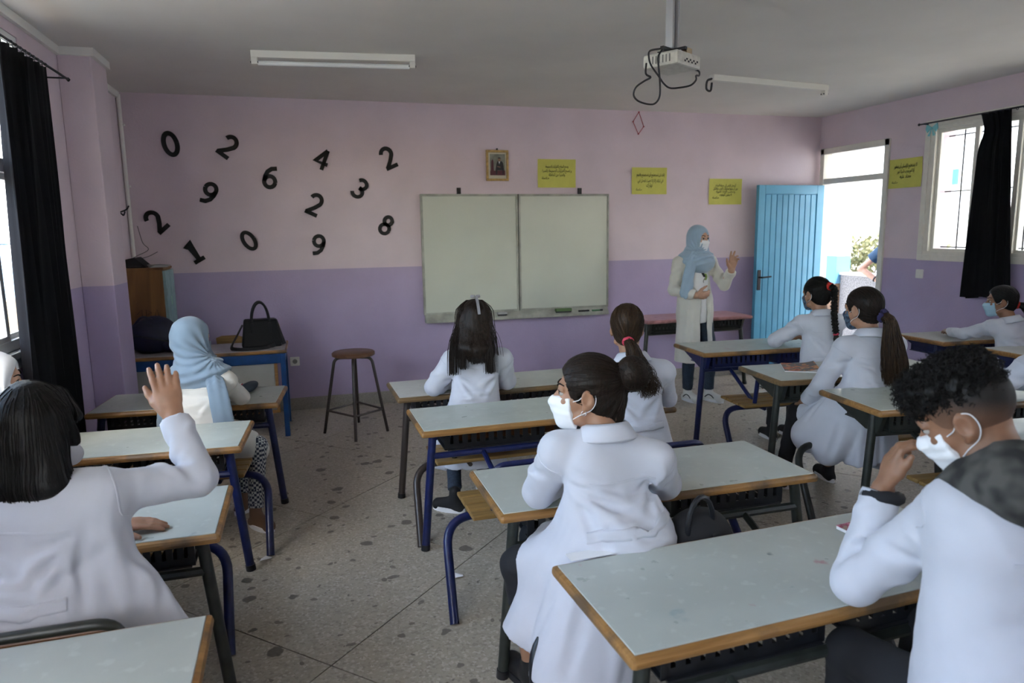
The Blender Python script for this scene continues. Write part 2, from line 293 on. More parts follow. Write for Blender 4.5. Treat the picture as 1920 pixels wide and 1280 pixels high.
# ------------------------------------------------------------------ windows and door
def frame_rect(m, x, dx, y0, y1, z0, z1, w, d0=None):
    for a, b in (((y0, z0), (y1, z0+w)), ((y0, z1-w), (y1, z1)), ((y0, z0+w), (y0+w, z1-w)), ((y1-w, z0+w), (y1, z1-w))):
        m.span((x, a[0], a[1]), (x+dx, b[0], b[1]))
    return m
def window(n, x, dx, hole, transom, nsash, mat_f):
    y0, y1, z0, z1 = hole; w = .055
    m = frame_rect(MB(), x, dx, y0, y1, z0, z1, w)
    if transom: m.span((x, y0, transom-.035), (x+dx, y1, transom+.035))
    root = struct(m.build('window_%d' % n, mat_f, bevel=.004))
    zt = (transom-.035) if transom else z1-w; ys = np.linspace(y0+w, y1-w, nsash+1)
    for k in range(nsash):
        off = .012 if k % 2 else -.012; xs = x+dx*.3+off
        s = frame_rect(MB(), xs, dx*.4, ys[k]-.012, ys[k+1]+.012, z0+w*.7, zt+.01, .042).build('sash', mat_f, root, bevel=.003)
        MB().span((xs+dx*.15, ys[k], z0+w), (xs+dx*.15+.004, ys[k+1], zt)).build('pane', GLASS, s)
        if transom: MB().span((x+dx*.45, ys[k], transom+.035), (x+dx*.45+.004, ys[k+1], z1-w)).build('pane', GLASS, root)
    return root
w1 = window(1, XL-.06, .055, LW[0], 1.995, 5, ALU); window(2, XL-.06, .055, LW[1], 1.995, 4, ALU)
MB().span((XL-.12, LW[0][0], 1.035), (XL+.03, LW[0][1], 1.07)).build('sill', ALU, w1, bevel=.004)
MB().span((XL-.005, LW[0][0]-.02, .98), (XL+.012, LW[0][1]+.04, 1.06)).build('apron', ALU, w1, bevel=.003)
w3 = window(3, XR-.012, .07, RW[1], 0, 6, CREAM); window(4, XR-.012, .07, RW[2], 0, 6, CREAM)
m = frame_rect(MB(), XR-.022, .025, RW[1][0]-.05, RW[1][1]+.05, RW[1][2]-.03, RW[1][3]+.03, .055); m.build('casing', CREAM, w3, bevel=.004)
def grille(root, x, y0, y1, z0, z1, step, zs, m):
    y = y1-.17
    while y > y0:
        MB().tube([(x, y, z0), (x, y, z1)], .007, 6).build('bar', m, root); y -= step
    for z in zs: MB().tube([(x+.008, y0, z), (x+.008, y1, z)], .006, 6).build('bar', m, root)
grille(w3, XR+.2, RW[1][0], RW[1][1], 1.33, 2.50, .125, (1.42, 1.93, 2.43), IRON)
PALEB = mat('pale_blue_iron', (.28, .46, .62), .5); grille(w1, XL-.16, LW[0][0], LW[0][1], 1.07, 2.7, .16, (1.6, 2.3), PALEB)
# door frame, transom light, blue leaf swung against the front wall
m = MB(); m.span((XR-.02, -.99, 0), (XR+.09, -.93, 2.47)).span((XR-.02, -.09, 0), (XR+.09, -.03, 2.47)).span((XR-.02, -.99, 2.405), (XR+.09, -.03, 2.47)).span((XR-.01, -.93, 2.085), (XR+.08, -.09, 2.145))
d1 = struct(m.build('door_1', CREAM, bevel=.004))
MB().span((XR+.03, -.925, 2.15), (XR+.034, -.095, 2.40)).build('pane', GLASS, d1)
leaf = struct(MB().span((-.845, -.017, .01), (0, .017, 2.075)).build('door_2', BLUE, bevel=.004)); leaf.location = (XR-.03, -.105, 0); leaf.rotation_euler = (0, 0, math.radians(-.8)+math.radians(1.6))
for k in range(9):
    MB().span((-.755+k*.0735, -.026, .12), (-.755+k*.0735+.066, -.012, 1.975)).build('plank', BLUE, leaf, bevel=.006)
for a, b in (((-.845, -.03, .01), (-.765, -.015, 2.075)), ((-.09, -.03, .01), (0, -.015, 2.075)), ((-.765, -.03, 1.98), (-.09, -.015, 2.075)), ((-.765, -.03, .01), (-.09, -.015, .115))):
    MB().span(a, b).build('stile', BLUE, leaf, bevel=.004)
hp = MB().span((-.825, -.037, .95), (-.785, -.028, 1.17)).build('handle_plate', IRON, leaf, bevel=.003)
MB().tube(fillet([(-.805, -.035, 1.09), (-.805, -.085, 1.09), (-.69, -.085, 1.098)], .02), .009, 8).build('handle', IRON, leaf, smooth=True)
# ------------------------------------------------------------------ curtains
def curtain(label, x, top, bot, zt, zb, amp, waves, side, tie=None):
    nu, nv = 90, 40; root = thing('curtain', label, 'curtain', (x, (top[0]+top[1])/2, zt))
    oy = root.location.y; V = []; F = []
    for j in range(nv+1):
        t = j/nv; e = t**.9; y0 = top[0]*(1-e)+bot[0]*e; y1 = top[1]*(1-e)+bot[1]*e
        if tie: y1 -= tie*math.exp(-((t-.09)/.07)**2); y0 += .0*t
        z = zt+(zb-zt)*t
        for i in range(nu+1):
            u = i/nu; a = amp*(.5+.7*t); ph = waves*2*pi*u
            xx = side*(a*math.sin(ph+.7*math.sin(3*t+u*5))+.4*a*math.sin(2.3*ph+1.3+t*2)+.02*t)
            V.append((xx, y0+(y1-y0)*u-oy+.008*math.cos(ph*1.1+t*3), z-zt-.012*math.sin(u*9)*t))
    for j in range(nv):
        for i in range(nu): a = j*(nu+1)+i; F.append((a, a+1, a+nu+2, a+nu+1))
    c = MB().add(V, F).build('cloth', BLACKC, root, smooth=True); so = c.modifiers.new('s', 'SOLIDIFY'); so.thickness = .004
    return root
lc = curtain('long black curtain gathered at the left window beside the pillar', XL+.10, (-2.72, -2.05), (-2.92, -2.19), 2.56, .42, .035, 7, 1)
rc = curtain('short black curtain hanging over the barred window on the right wall', XR-.085, (-2.285, -1.985), (-2.42, -1.995), 2.53, 1.01, .022, 5, -1, tie=.05)
def rod(label, x, y0, y1, z, xw):
    r = thing('curtain_rod', label, 'curtain rod', (x, y1, z)); MB().tube([(0, y0-y1, 0), (0, 0, 0)], .007, 8).build('pole', IRON, r, smooth=True)
    for y in (-.03, (y0-y1)*.5, (y0-y1)+.05): MB().tube([(0, y, 0), (xw-x, y, .0)], .005, 6).build('bracket', IRON, r)
    for k in range(9): MB().tube([(.012*math.cos(a), -.0-.06*k-(.4 if z > 2.57 else .62), .012*math.sin(a)-.006) for a in np.linspace(0, 2*pi, 9)], .0025, 5, cap=False).build('ring', IRON, r)
    MB().lathe([(.004, -.012), (.013, 0), (.004, .012)], (0, .012, 0), 8).build('finial', IRON, r, smooth=True)
rod('thin black curtain rod over the left window', XL+.10, -4.7, -1.66, 2.585, XL)
rod('thin dark curtain rod over the right window', XR-.085, -3.9, -1.40, 2.535, XR)
bow = thing('ribbon_bow', 'small turquoise paper bow hanging from the right curtain rod', 'bow', (XR-.03, -1.475, 2.50)); TURQ = mat('turquoise_paper', (.25, .62, .66), .7)
for s in (-1, 1):
    MB().prism([(0, 0, 0), (0, s*.055, .035), (0, s*.065, -.01), (0, s*.045, -.04)], (.008, 0, 0)).build('loop', TURQ, bow); MB().prism([(0, 0, 0), (0, s*.04, -.07), (0, s*.018, -.075)], (.006, 0, 0)).build('tail', TURQ, bow)
# ------------------------------------------------------------------ whiteboard
BRD = mat('whiteboard_enamel', (.58, .60, .52), .28, var=.03, vscale=2); BFR = mat('dull_aluminium_trim', (.36, .36, .31), .45, var=.2, vscale=9)
wb = thing('whiteboard', 'large two-panel whiteboard with aluminium frame and pen tray on front wall', 'whiteboard', (.487, 0, .84))
for x0, x1 in ((0, .953), (.963, 1.921)):
    MB().span((x0+.015, -.05, .015), (x1-.015, -.018, 1.13)).build('panel', BRD, wb, bevel=.003)
    m = MB()
    for a, b in (((x0, 0), (x1, .02)), ((x0, 1.125), (x1, 1.145)), ((x0, .02), (x0+.018, 1.125)), ((x1-.018, .02), (x1, 1.125))): m.span((a[0], -.06, a[1]), (b[0], -.01, b[1]))
    m.build('panel_frame', BFR, wb, bevel=.003)
MB().prism([(.01, -.01, 0), (.01, -.055, 0), (.01, -.10, -.055), (.01, -.10, -.075), (.01, -.01, -.075)], (1.90, 0, 0)).build('pen_tray', BFR, wb, bevel=.003)
for x in (.36, 1.60): MB().span((x, -.03, 1.145), (x+.035, -.005, 1.205)).build('wall_bracket', IRON, wb)
for x in (.12, 1.0, 1.8): MB().lathe([(.008, -.004), (.008, .004)], (x, -.062, -.03), 8).build('screw', IRON, wb)
def er(x, w, c1, lab, h=.028):
    t = thing('board_eraser', lab, 'eraser', (x, -.085, .806)); MB().span((-w/2, -.022, .012), (w/2, .022, .012+h)).build('body', c1, t, bevel=.004); MB().span((-w/2+.004, -.02, 0), (w/2-.004, .02, .013)).build('felt', IRON, t)
er(1.255, .10, mat('grey_plastic', (.35, .36, .36), .5), 'black and grey board eraser on the tray under the left panel', .02)
er(1.90, .17, mat('green_felt', (.10, .17, .07), .9), 'long green board eraser on the pen tray', .03)
def marker(x, c, lab):
    t = thing('board_marker', lab, 'marker', (x, -.085, .802), .05); MB().tube([(-.055, 0, .01), (.03, 0, .01)], .009, 8).build('barrel', c, t, smooth=True); MB().tube([(.03, 0, .01), (.062, 0, .01)], .010, 8).build('cap', IRON, t, smooth=True)
marker(2.12, IRON, 'black board marker on the pen tray right of the green eraser'); marker(2.27, mat('green_plastic', (.08, .2, .1), .4), 'green board marker at the right end of the pen tray')
# ------------------------------------------------------------------ black numerals on the front wall
def arc(cx, cy, rx, ry, a0, a1, n=18): return [(cx+rx*math.cos(math.radians(a0+(a1-a0)*k/n)), cy+ry*math.sin(math.radians(a0+(a1-a0)*k/n))) for k in range(n+1)]
six = [arc(0, -.17, .215, .225, 0, 360, 24), [(-.215, -.17), (-.205, .02), (-.14, .22), (-.0, .36), (.2, .41)]]
DIG = {'0': [arc(0, 0, .225, .40, 0, 360, 30)], '1': [[(-.2, .24), (0, .40), (0, -.40)], [(-.22, -.41), (.22, -.41)]],
       '2': [arc(0, .17, .22, .235, 165, -25, 16)+[(.05, -.14), (-.2, -.40)], [(-.25, -.41), (.27, -.41)]],
       '3': [arc(-.03, .205, .215, .205, 150, -95, 16)], '4': [[(.10, .43), (-.25, -.15), (.29, -.15)], [(.11, .43), (.11, -.44)]],
       '6': six, '9': [[(-x, -y) for x, y in p] for p in six], '8': [arc(0, .215, .18, .19, 0, 360, 24), arc(0, -.19, .215, .22, 0, 360, 24)]}
DIG['3'].append(arc(-.03, -.19, .235, .22, 95, -155, 18))
FOAM = mat('black_foam', (.008, .008, .009), .7)
places = {'0': 'topmost left', }
for d, x, z, rot, h, lab in (
    ('0', -1.623, 2.404, 12, .225, 'black foam numeral zero at the top left of the wall group'), ('2', -1.166, 2.395, -38, .215, 'black foam numeral two right of the top zero, leaning right'),
    ('4', -.382, 2.293, -22, .205, 'black foam numeral four, the only four on the wall'), ('2', .206, 2.315, 24, .215, 'black foam numeral two at top right, above the whiteboard corner'),
    ('9', -1.351, 1.995, -28, .21, 'black foam numeral nine in the left half of the wall group'), ('6', -.836, 2.13, -12, .215, 'black foam numeral six, the only six on the wall'),
    ('2', -.47, 1.896, -26, .215, 'black foam numeral two in the middle, between four and nine'), ('3', -.059, 2.034, -35, .20, 'black foam numeral three, the only three on the wall'),
    ('2', -1.794, 1.757, 42, .215, 'black foam numeral two at the far left, nearest the white pipe'), ('1', -1.515, 1.496, 30, .215, 'black foam numeral one, lowest on the left above the cabinet'),
    ('0', -1.053, 1.58, 30, .20, 'black foam numeral zero in the bottom row between one and nine'), ('9', -.458, 1.531, -10, .205, 'black foam numeral nine in the bottom row left of the whiteboard'),
    ('8', .165, 1.701, -28, .20, 'black foam numeral eight next to the whiteboard, the only eight')):
    m = MB()
    for p in DIG[d]:
        q = [Vector((a*h, 0, b*h)) for a, b in p]
        if not (len(q) > 20 and (q[0]-q[-1]).length < 1e-6): q = ([q[0]+(q[0]-q[1]).normalized()*.002]+q[1:])
        m.tube(q, 1, prof=[(-.083*h, -.006), (.083*h, -.006), (.083*h, .006), (-.083*h, .006)], up=(0, -1, 0))
    o = m.build('numeral', FOAM); o.location = (x, -.007, z); o.rotation_euler = (0, math.radians(-rot), 0)
    tag(o, lab, 'numeral', 'foam numerals on the front wall')
# ------------------------------------------------------------------ portrait, yellow sheets, string diamond
GOLD = mat('gilt_wood', (.46, .30, .10), .4, var=.25, vscale=40); pf = thing('picture_frame', 'small gilt-framed portrait photograph of a man in a dark suit above the whiteboard', 'picture', (1.252, 0, 2.256))
m = MB()
for a, b in (((-.112, -.145), (.112, -.123)), ((-.112, .123), (.112, .145)), ((-.112, -.123), (-.09, .123)), ((.09, -.123), (.112, .123))): m.span((a[0], -.03, a[1]), (b[0], -.004, b[1]))
m.build('frame', GOLD, pf, bevel=.005); MB().span((-.09, -.012, -.123), (.09, -.006, .123)).build('mount', mat('cream_card', (.62, .58, .46), .7), pf)
def flat(poly, y, m, nm, par): MB().prism([(a, y, b) for a, b in poly], (0, .002, 0)).build(nm, m, par)
ph = MB().span((-.073, -.016, -.092), (.078, -.011, .108)).build('photograph', mat('photo_backdrop', (.22, .23, .19), .5, var=.3, vscale=14), pf)
PB = mat('photo_black', (.012, .012, .014), .5); PS = mat('photo_skin', (.24, .14, .09), .5); PR = mat('photo_maroon', (.10, .02, .03), .5)
flat([(-.073, -.092), (.078, -.092), (.078, -.045), (-.073, -.05)], -.018, PR, 'carpet', ph); flat([(-.066, -.06), (-.035, -.06), (-.04, .045), (-.05, .06), (-.06, .04)], -.0195, PR, 'flag', ph)
flat([(-.02, -.045), (.066, -.045), (.058, .02), (.045, .04), (.0, .04), (-.012, .01)], -.0205, PB, 'suit', ph); flat([(-.015, -.085), (-.005, -.085), (.0, -.04), (.05, -.04), (.052, -.085), (.06, -.085), (.062, -.03), (-.02, -.03)], -.020, PB, 'chair', ph)
flat([(.019+.015*math.cos(a), .056+.019*math.sin(a)) for a in np.linspace(0, 2*pi, 12)[:-1]], -.0215, PS, 'face', ph); flat([(.019+.016*math.cos(a), .066+.011*math.sin(a)) for a in np.linspace(0, pi, 8)], -.022, PB, 'hair', ph)
flat([(.012, .038), (.026, .038), (.019, .012)], -.0215, MASKW, 'shirt', ph); flat([(-.005, -.012), (.03, -.02), (.03, -.012), (.0, -.004)], -.0215, PS, 'hands', ph)
MB().lathe([(.009, -.01), (.009, .01)], (0, -.012, .152), 8).build('hanging_hook', IRON, pf)
YEL = mat('yellow_paper', (.62, .60, .13), .75, var=.04, vscale=8); INK = mat('black_ink', (.05, .05, .02), .7)
# Arabic letters as joined presentation forms
_J = {'ا': 'FE8D FE8E', 'أ': 'FE83 FE84', 'إ': 'FE87 FE88', 'ب': 'FE8F FE90 FE91 FE92', 'ة': 'FE93 FE94', 'ت': 'FE95 FE96 FE97 FE98', 'ث': 'FE99 FE9A FE9B FE9C', 'ج': 'FE9D FE9E FE9F FEA0', 'ح': 'FEA1 FEA2 FEA3 FEA4', 'خ': 'FEA5 FEA6 FEA7 FEA8', 'د': 'FEA9 FEAA', 'ذ': 'FEAB FEAC', 'ر': 'FEAD FEAE', 'ز': 'FEAF FEB0', 'س': 'FEB1 FEB2 FEB3 FEB4', 'ش': 'FEB5 FEB6 FEB7 FEB8', 'ص': 'FEB9 FEBA FEBB FEBC', 'ط': 'FEC1 FEC2 FEC3 FEC4', 'ع': 'FEC9 FECA FECB FECC', 'غ': 'FECD FECE FECF FED0', 'ف': 'FED1 FED2 FED3 FED4', 'ق': 'FED5 FED6 FED7 FED8', 'ك': 'FED9 FEDA FEDB FEDC', 'ل': 'FEDD FEDE FEDF FEE0', 'م': 'FEE1 FEE2 FEE3 FEE4', 'ن': 'FEE5 FEE6 FEE7 FEE8', 'ه': 'FEE9 FEEA FEEB FEEC', 'و': 'FEED FEEE', 'ى': 'FEEF FEF0', 'ي': 'FEF1 FEF2 FEF3 FEF4', 'ش': 'FEB5 FEB6 FEB7 FEB8', 'ئ': 'FE89 FE8A FE8B FE8C'}
_J = {k: [chr(int(x, 16)) for x in v.split()] for k, v in _J.items()}
def shape(s):
    out = []
    for i, ch in enumerate(s):
        f = _J.get(ch)
        if not f: out.append(ch); continue
        prev = i > 0 and len(_J.get(s[i-1], '')) == 4; nxt = i+1 < len(s) and s[i+1] in _J and len(f) == 4
        out.append(f[3] if prev and nxt and len(f) == 4 else f[1] if prev else f[2] if nxt else f[0])
    return ''.join(reversed(out))
def sheet(label, corner, w, h, lines, on_right=False, tilt=0.0):
    r = thing('paper_sheet', label, 'paper', corner, -pi/2 if on_right else 0, 'yellow sayings pinned to the walls'); r.rotation_euler = (0, tilt, -pi/2 if on_right else 0)
    V = []; F = []; nx, nz = 8, 6
    for j in range(nz+1):
        for i in range(nx+1): u, v = i/nx, j/nz; V.append((w*(u-.5), -.002-.006*((abs(u-.5)*2)**4)*abs(v-.5)*2, h*(v-.5)))
    for j in range(nz):
        for i in range(nx): a = j*(nx+1)+i; F.append((a, a+1, a+nx+2, a+nx+1))
    p = MB().add(V, F).build('page', YEL, r); p.modifiers.new('s', 'SOLIDIFY').thickness = .0012
    for tx, ex, z, sz in lines:
        c = bpy.data.curves.new('writing', 'FONT'); c.body = shape(tx); c.size = sz; c.align_x = 'CENTER'; c.offset = .0002; c.extrude = .0004; c.shear = .15
        o = bpy.data.objects.new('writing', c); COL.objects.link(o); bpy.context.view_layer.update()
        me = bpy.data.meshes.new_from_object(o.evaluated_get(bpy.context.evaluated_depsgraph_get())); bpy.data.objects.remove(o)
        o = bpy.data.objects.new('writing', me); COL.objects.link(o); me.materials.append(INK); o.parent = r
        bb = [v.co.x for v in me.vertices]; sc = ex/max(1e-3, max(bb)-min(bb)) if bb else 1
        o.location = ((w*z[0]), -.0085, h*z[1]); o.rotation_euler = (pi/2, 0, 0); o.scale = (sc, 1, 1)
sheet('yellow sheet with three written lines, touching the top right of the whiteboard', (1.865, -.002, 2.187), .40, .275, [('يصنع النجاح بالقرارات الصحيحة', .24, (.0, .2), .038), ('و تصنع القرارات الصحيحة بالخبرة', .31, (.0, .05), .038), ('والخبرة من الخاطئة', .17, (.0, -.09), .038), ('حكمة', .08, (-.3, -.2), .03)])
sheet('yellow sheet with bold writing, middle one of three on the front wall', (2.883, -.002, 2.12), .40, .27, [('إنك لن تستطيع أن تستمتع بالنوم', .32, (.03, .18), .040), ('في ليلك إلا إذا تعبت لتصل في', .29, (.03, -.04), .042), ('نهارك', .07, (.0, -.22), .055), ('حكمة', .07, (-.3, -.36), .03)])
sheet('yellow sheet with four small lines, left of the blue door top', (3.788, -.002, 2.012), .40, .27, [('لا يصل الناس إلى حديقة النجاح', .25, (-.0, .2), .036), ('دون أن يمروا بمحطات التعب والفشل', .30, (.0, .08), .036), ('وصاحب الإرادة القوية', .23, (.0, -.04), .036), ('لا يطيل الوقوف', .15, (.0, -.16), .036), ('حكمة', .08, (-.3, -.27), .03)])
sheet('yellow sheet on the right wall between door frame and window', (XR-.002, -1.192, 2.12), .385, .275, [('لا يستطيع الإنسان أن يتطور', .27, (.0, .2), .046), ('إذا لم يجرب شيئا غير', .2, (.02, .02), .046), ('معتاد عليه', .13, (.02, -.16), .046), ('حكمة', .07, (-.3, -.33), .03)], True, 0)
RED = mat('red_wool', (.36, .02, .03), .8); sdm = thing('string_diamond', 'thin red thread stretched in a diamond between four pins near the ceiling', 'string', (2.749, 0, 2.69))
pts = [(.003, .112), (-.061, .015), (0, -.105), (.059, -.03)]
for i in range(4):
    a, b = pts[i], pts[(i+1) % 4]; MB().tube([(a[0], -.012, a[1]), (b[0], -.012, b[1])], .0035, 5).build('thread', RED, sdm); MB().lathe([(.001, 0), (.01, .004), (.004, .012)], (a[0], -.012, a[1]-.006), 8).build('pin', RED, sdm)
# ------------------------------------------------------------------ sockets, hook, wire
def plate(name, label, cat, loc, rz, socket):
    r = thing(name, label, cat, loc, rz); MB().span((-.042, -.012, -.042), (.042, 0, .042)).build('plate', PVC, r, bevel=.006)
    if socket:
        MB().tube([(0, -.0125, 0), (0, -.016, 0)], .022, 14).build('socket_well', mat('socket_shadow_plastic', (.25, .25, .22), .5), r)
        for x in (-.009, .009): MB().tube([(x, -.015, 0), (x, -.0185, 0)], .003, 8).build('pin_hole', IRON, r)
    else: MB().span((-.022, -.017, -.024), (.022, -.011, .024)).build('rocker', PVC, r, bevel=.003)
plate('wall_socket', 'white wall socket on the purple front wall beside the teacher table', 'socket', (-.729, 0, .464), 0, True)
plate('light_switch', 'white light switch on the right wall below the yellow sheet', 'switch', (XR, -1.441, 1.172), -pi/2, False)
hk = thing('coat_hook', 'dark two-pronged coat hook on the left wall behind the pillar', 'hook', (XL, -.40, 1.82), pi/2)
MB().lathe([(.022, -.006), (.03, 0), (.02, .008)], (0, 0, 0), 12).build('base', IRON, hk, smooth=True)
for z, l in ((.025, .10), (-.02, .07)): MB().tube(smoothpath([(0, -.01, 0), (0, -.04, z*.3), (0, -l*.8, z), (0, -l, z+.03)], 4), .006, 6).build('prong', IRON, hk, smooth=True)
wr = MB().tube(smoothpath([(-1.93, -.05, 1.72), (-1.90, -.06, 1.58), (-1.86, -.06, 1.52), (-1.94, -.12, 1.47), (-1.97, -.2, 1.44), (-1.86, -.15, 1.46), (-1.78, -.12, 1.50)], 5), .0028, 5).build('loose_wire', IRON, smooth=True); tag(wr, 'thin loose black wire trailing from the wall onto the cabinet', 'wire')
# ------------------------------------------------------------------ tube lights, projector
LAMPW = mat('lamp_housing_enamel', (.74, .73, .66), .4); TUBEW = mat('fluorescent_glass', (.80, .82, .80), .25)
def batten(label, a, b, tube, broken):
    a = Vector(a); b = Vector(b); d = b-a; L = d.length; r = thing('tube_light', label, 'ceiling light', (a+b)/2, math.atan2(d.y, d.x))
    MB().prism([(-L/2, -.03, 0), (-L/2, .03, 0), (-L/2, .024, -.045), (-L/2, -.024, -.045)], (L, 0, 0)).build('housing', LAMPW, r, bevel=.004)
    for s in (-1, 1):
        if broken and s < 0:
            MB().tube(smoothpath([(-L/2+.0, 0, -.03), (-L/2-.045, 0, -.05), (-L/2-.05, 0, -.11), (-L/2-.01, 0, -.12), (-L/2+.0, 0, -.06)], 5), .009, 6).build('loose_socket', IRON, r, smooth=True); continue
        so = MB().span((s*(L/2-.02)-.02, -.022, -.085), (s*(L/2-.02)+.02, .022, -.04)).build('lamp_socket', LAMPW, r, bevel=.004)
        for k in (-1, 1): MB().tube([(s*(L/2-.045), k*.014, -.073), (s*(L/2+.005), k*.014, -.073)], .006, 6).build('contact', IRON, so)
    if tube: MB().tube([(-L/2+.04, 0, -.075), (L/2-.04, 0, -.075)], .016, 12).build('lamp_tube', TUBEW, r, smooth=True)
batten('unlit ceiling tube light with its tube, upper left above the numerals', (-.841, -1.632, H), (.215, -1.74, H), True, False)
batten('empty ceiling light fitting without a tube, right of the projector', (2.561, -1.652, H), (3.77, -1.496, H), False, True)
PROJ = mat('dusty_white_plastic', (.60, .59, .52), .5, var=.1, vscale=30); pj = thing('projector', 'white ceiling projector hanging on a metal pole with looped black cables', 'projector', (1.215, -3.45, 2.452), math.radians(30)); pj.scale = (.78, .78, .78)
mt = MB().span((-.042, -.026, .06), (-.022, .026, .463)).span((.022, -.026, .06), (.042, .026, .463)).span((-.022, -.006, .06), (.022, .02, .463)).build('pole', mat('galvanised_steel', (.5, .51, .52), .3, metal=.6), pj, bevel=.003)
MB().span((-.12, -.012, .045), (.10, .012, .062)).span((-.012, -.1, .045), (.012, .1, .062)).build('mount_bracket', IRON, pj)
bd = MB().box((0, 0, -.02), (.285, .25, .085)).build('body', PROJ, pj, bevel=.016)
fm = MB().tube([(-.105, -.116, -.005), (-.105, -.122, -.005)], .026, 14).build('speaker_grille', mat('pale_grey_plastic', (.5, .52, .52), .5), bd, smooth=True)
for k in range(8): MB().box((-.055+k*.021, -.127, -.035+(k % 2)*.012), (.013, .004, .010)).build('port', IRON, bd)
for k in range(6): MB().box((-.1435, -.07+k*.024, -.02), (.003, .008, .045)).build('vent_slot', mat('vent_shadow', (.2, .2, .18), .7), bd)
MB().tube([(-.05, .126, -.01), (-.05, .15, -.01)], .035, 14).build('lens', IRON, bd, smooth=True)
MB().span((.06, -.07, .03), (.13, -.02, .075)).build('adapter', mat('beige_plastic', (.45, .36, .22), .5), pj, bevel=.005)
bpy.context.view_layer.update(); PJI = pj.matrix_world.inverted()
for path in ([(1.20, -3.44, 2.50), (1.148, -3.50, 2.487), (1.083, -3.56, 2.468), (1.031, -3.57, 2.453), (1.029, -3.57, 2.417), (1.049, -3.56, 2.387), (1.086, -3.56, 2.345), (1.112, -3.56, 2.314), (1.146, -3.56, 2.294), (1.201, -3.56, 2.298), (1.258, -3.56, 2.311), (1.286, -3.56, 2.336), (1.292, -3.55, 2.359), (1.321, -3.53, 2.365), (1.348, -3.48, 2.397), (1.334, -3.44, 2.415), (1.300, -3.44, 2.420)],
             [(1.20, -3.46, 2.495), (1.131, -3.52, 2.478), (1.098, -3.56, 2.461), (1.076, -3.57, 2.429), (1.079, -3.57, 2.388), (1.092, -3.56, 2.328), (1.093, -3.56, 2.255), (1.068, -3.56, 2.22), (1.029, -3.56, 2.216), (.979, -3.56, 2.229), (.956, -3.56, 2.255), (.969, -3.56, 2.291), (1.011, -3.56, 2.32), (1.044, -3.56, 2.338), (1.018, -3.56, 2.354), (1.03, -3.54, 2.405)],
             [(1.26, -3.46, 2.505), (1.30, -3.46, 2.495), (1.305, -3.45, 2.47), (1.29, -3.45, 2.445)]):
    MB().tube([PJI @ p for p in smoothpath(path, 5)], .0058 if len(path) > 5 else .0035, 6).build('cable', IRON, pj, smooth=True)
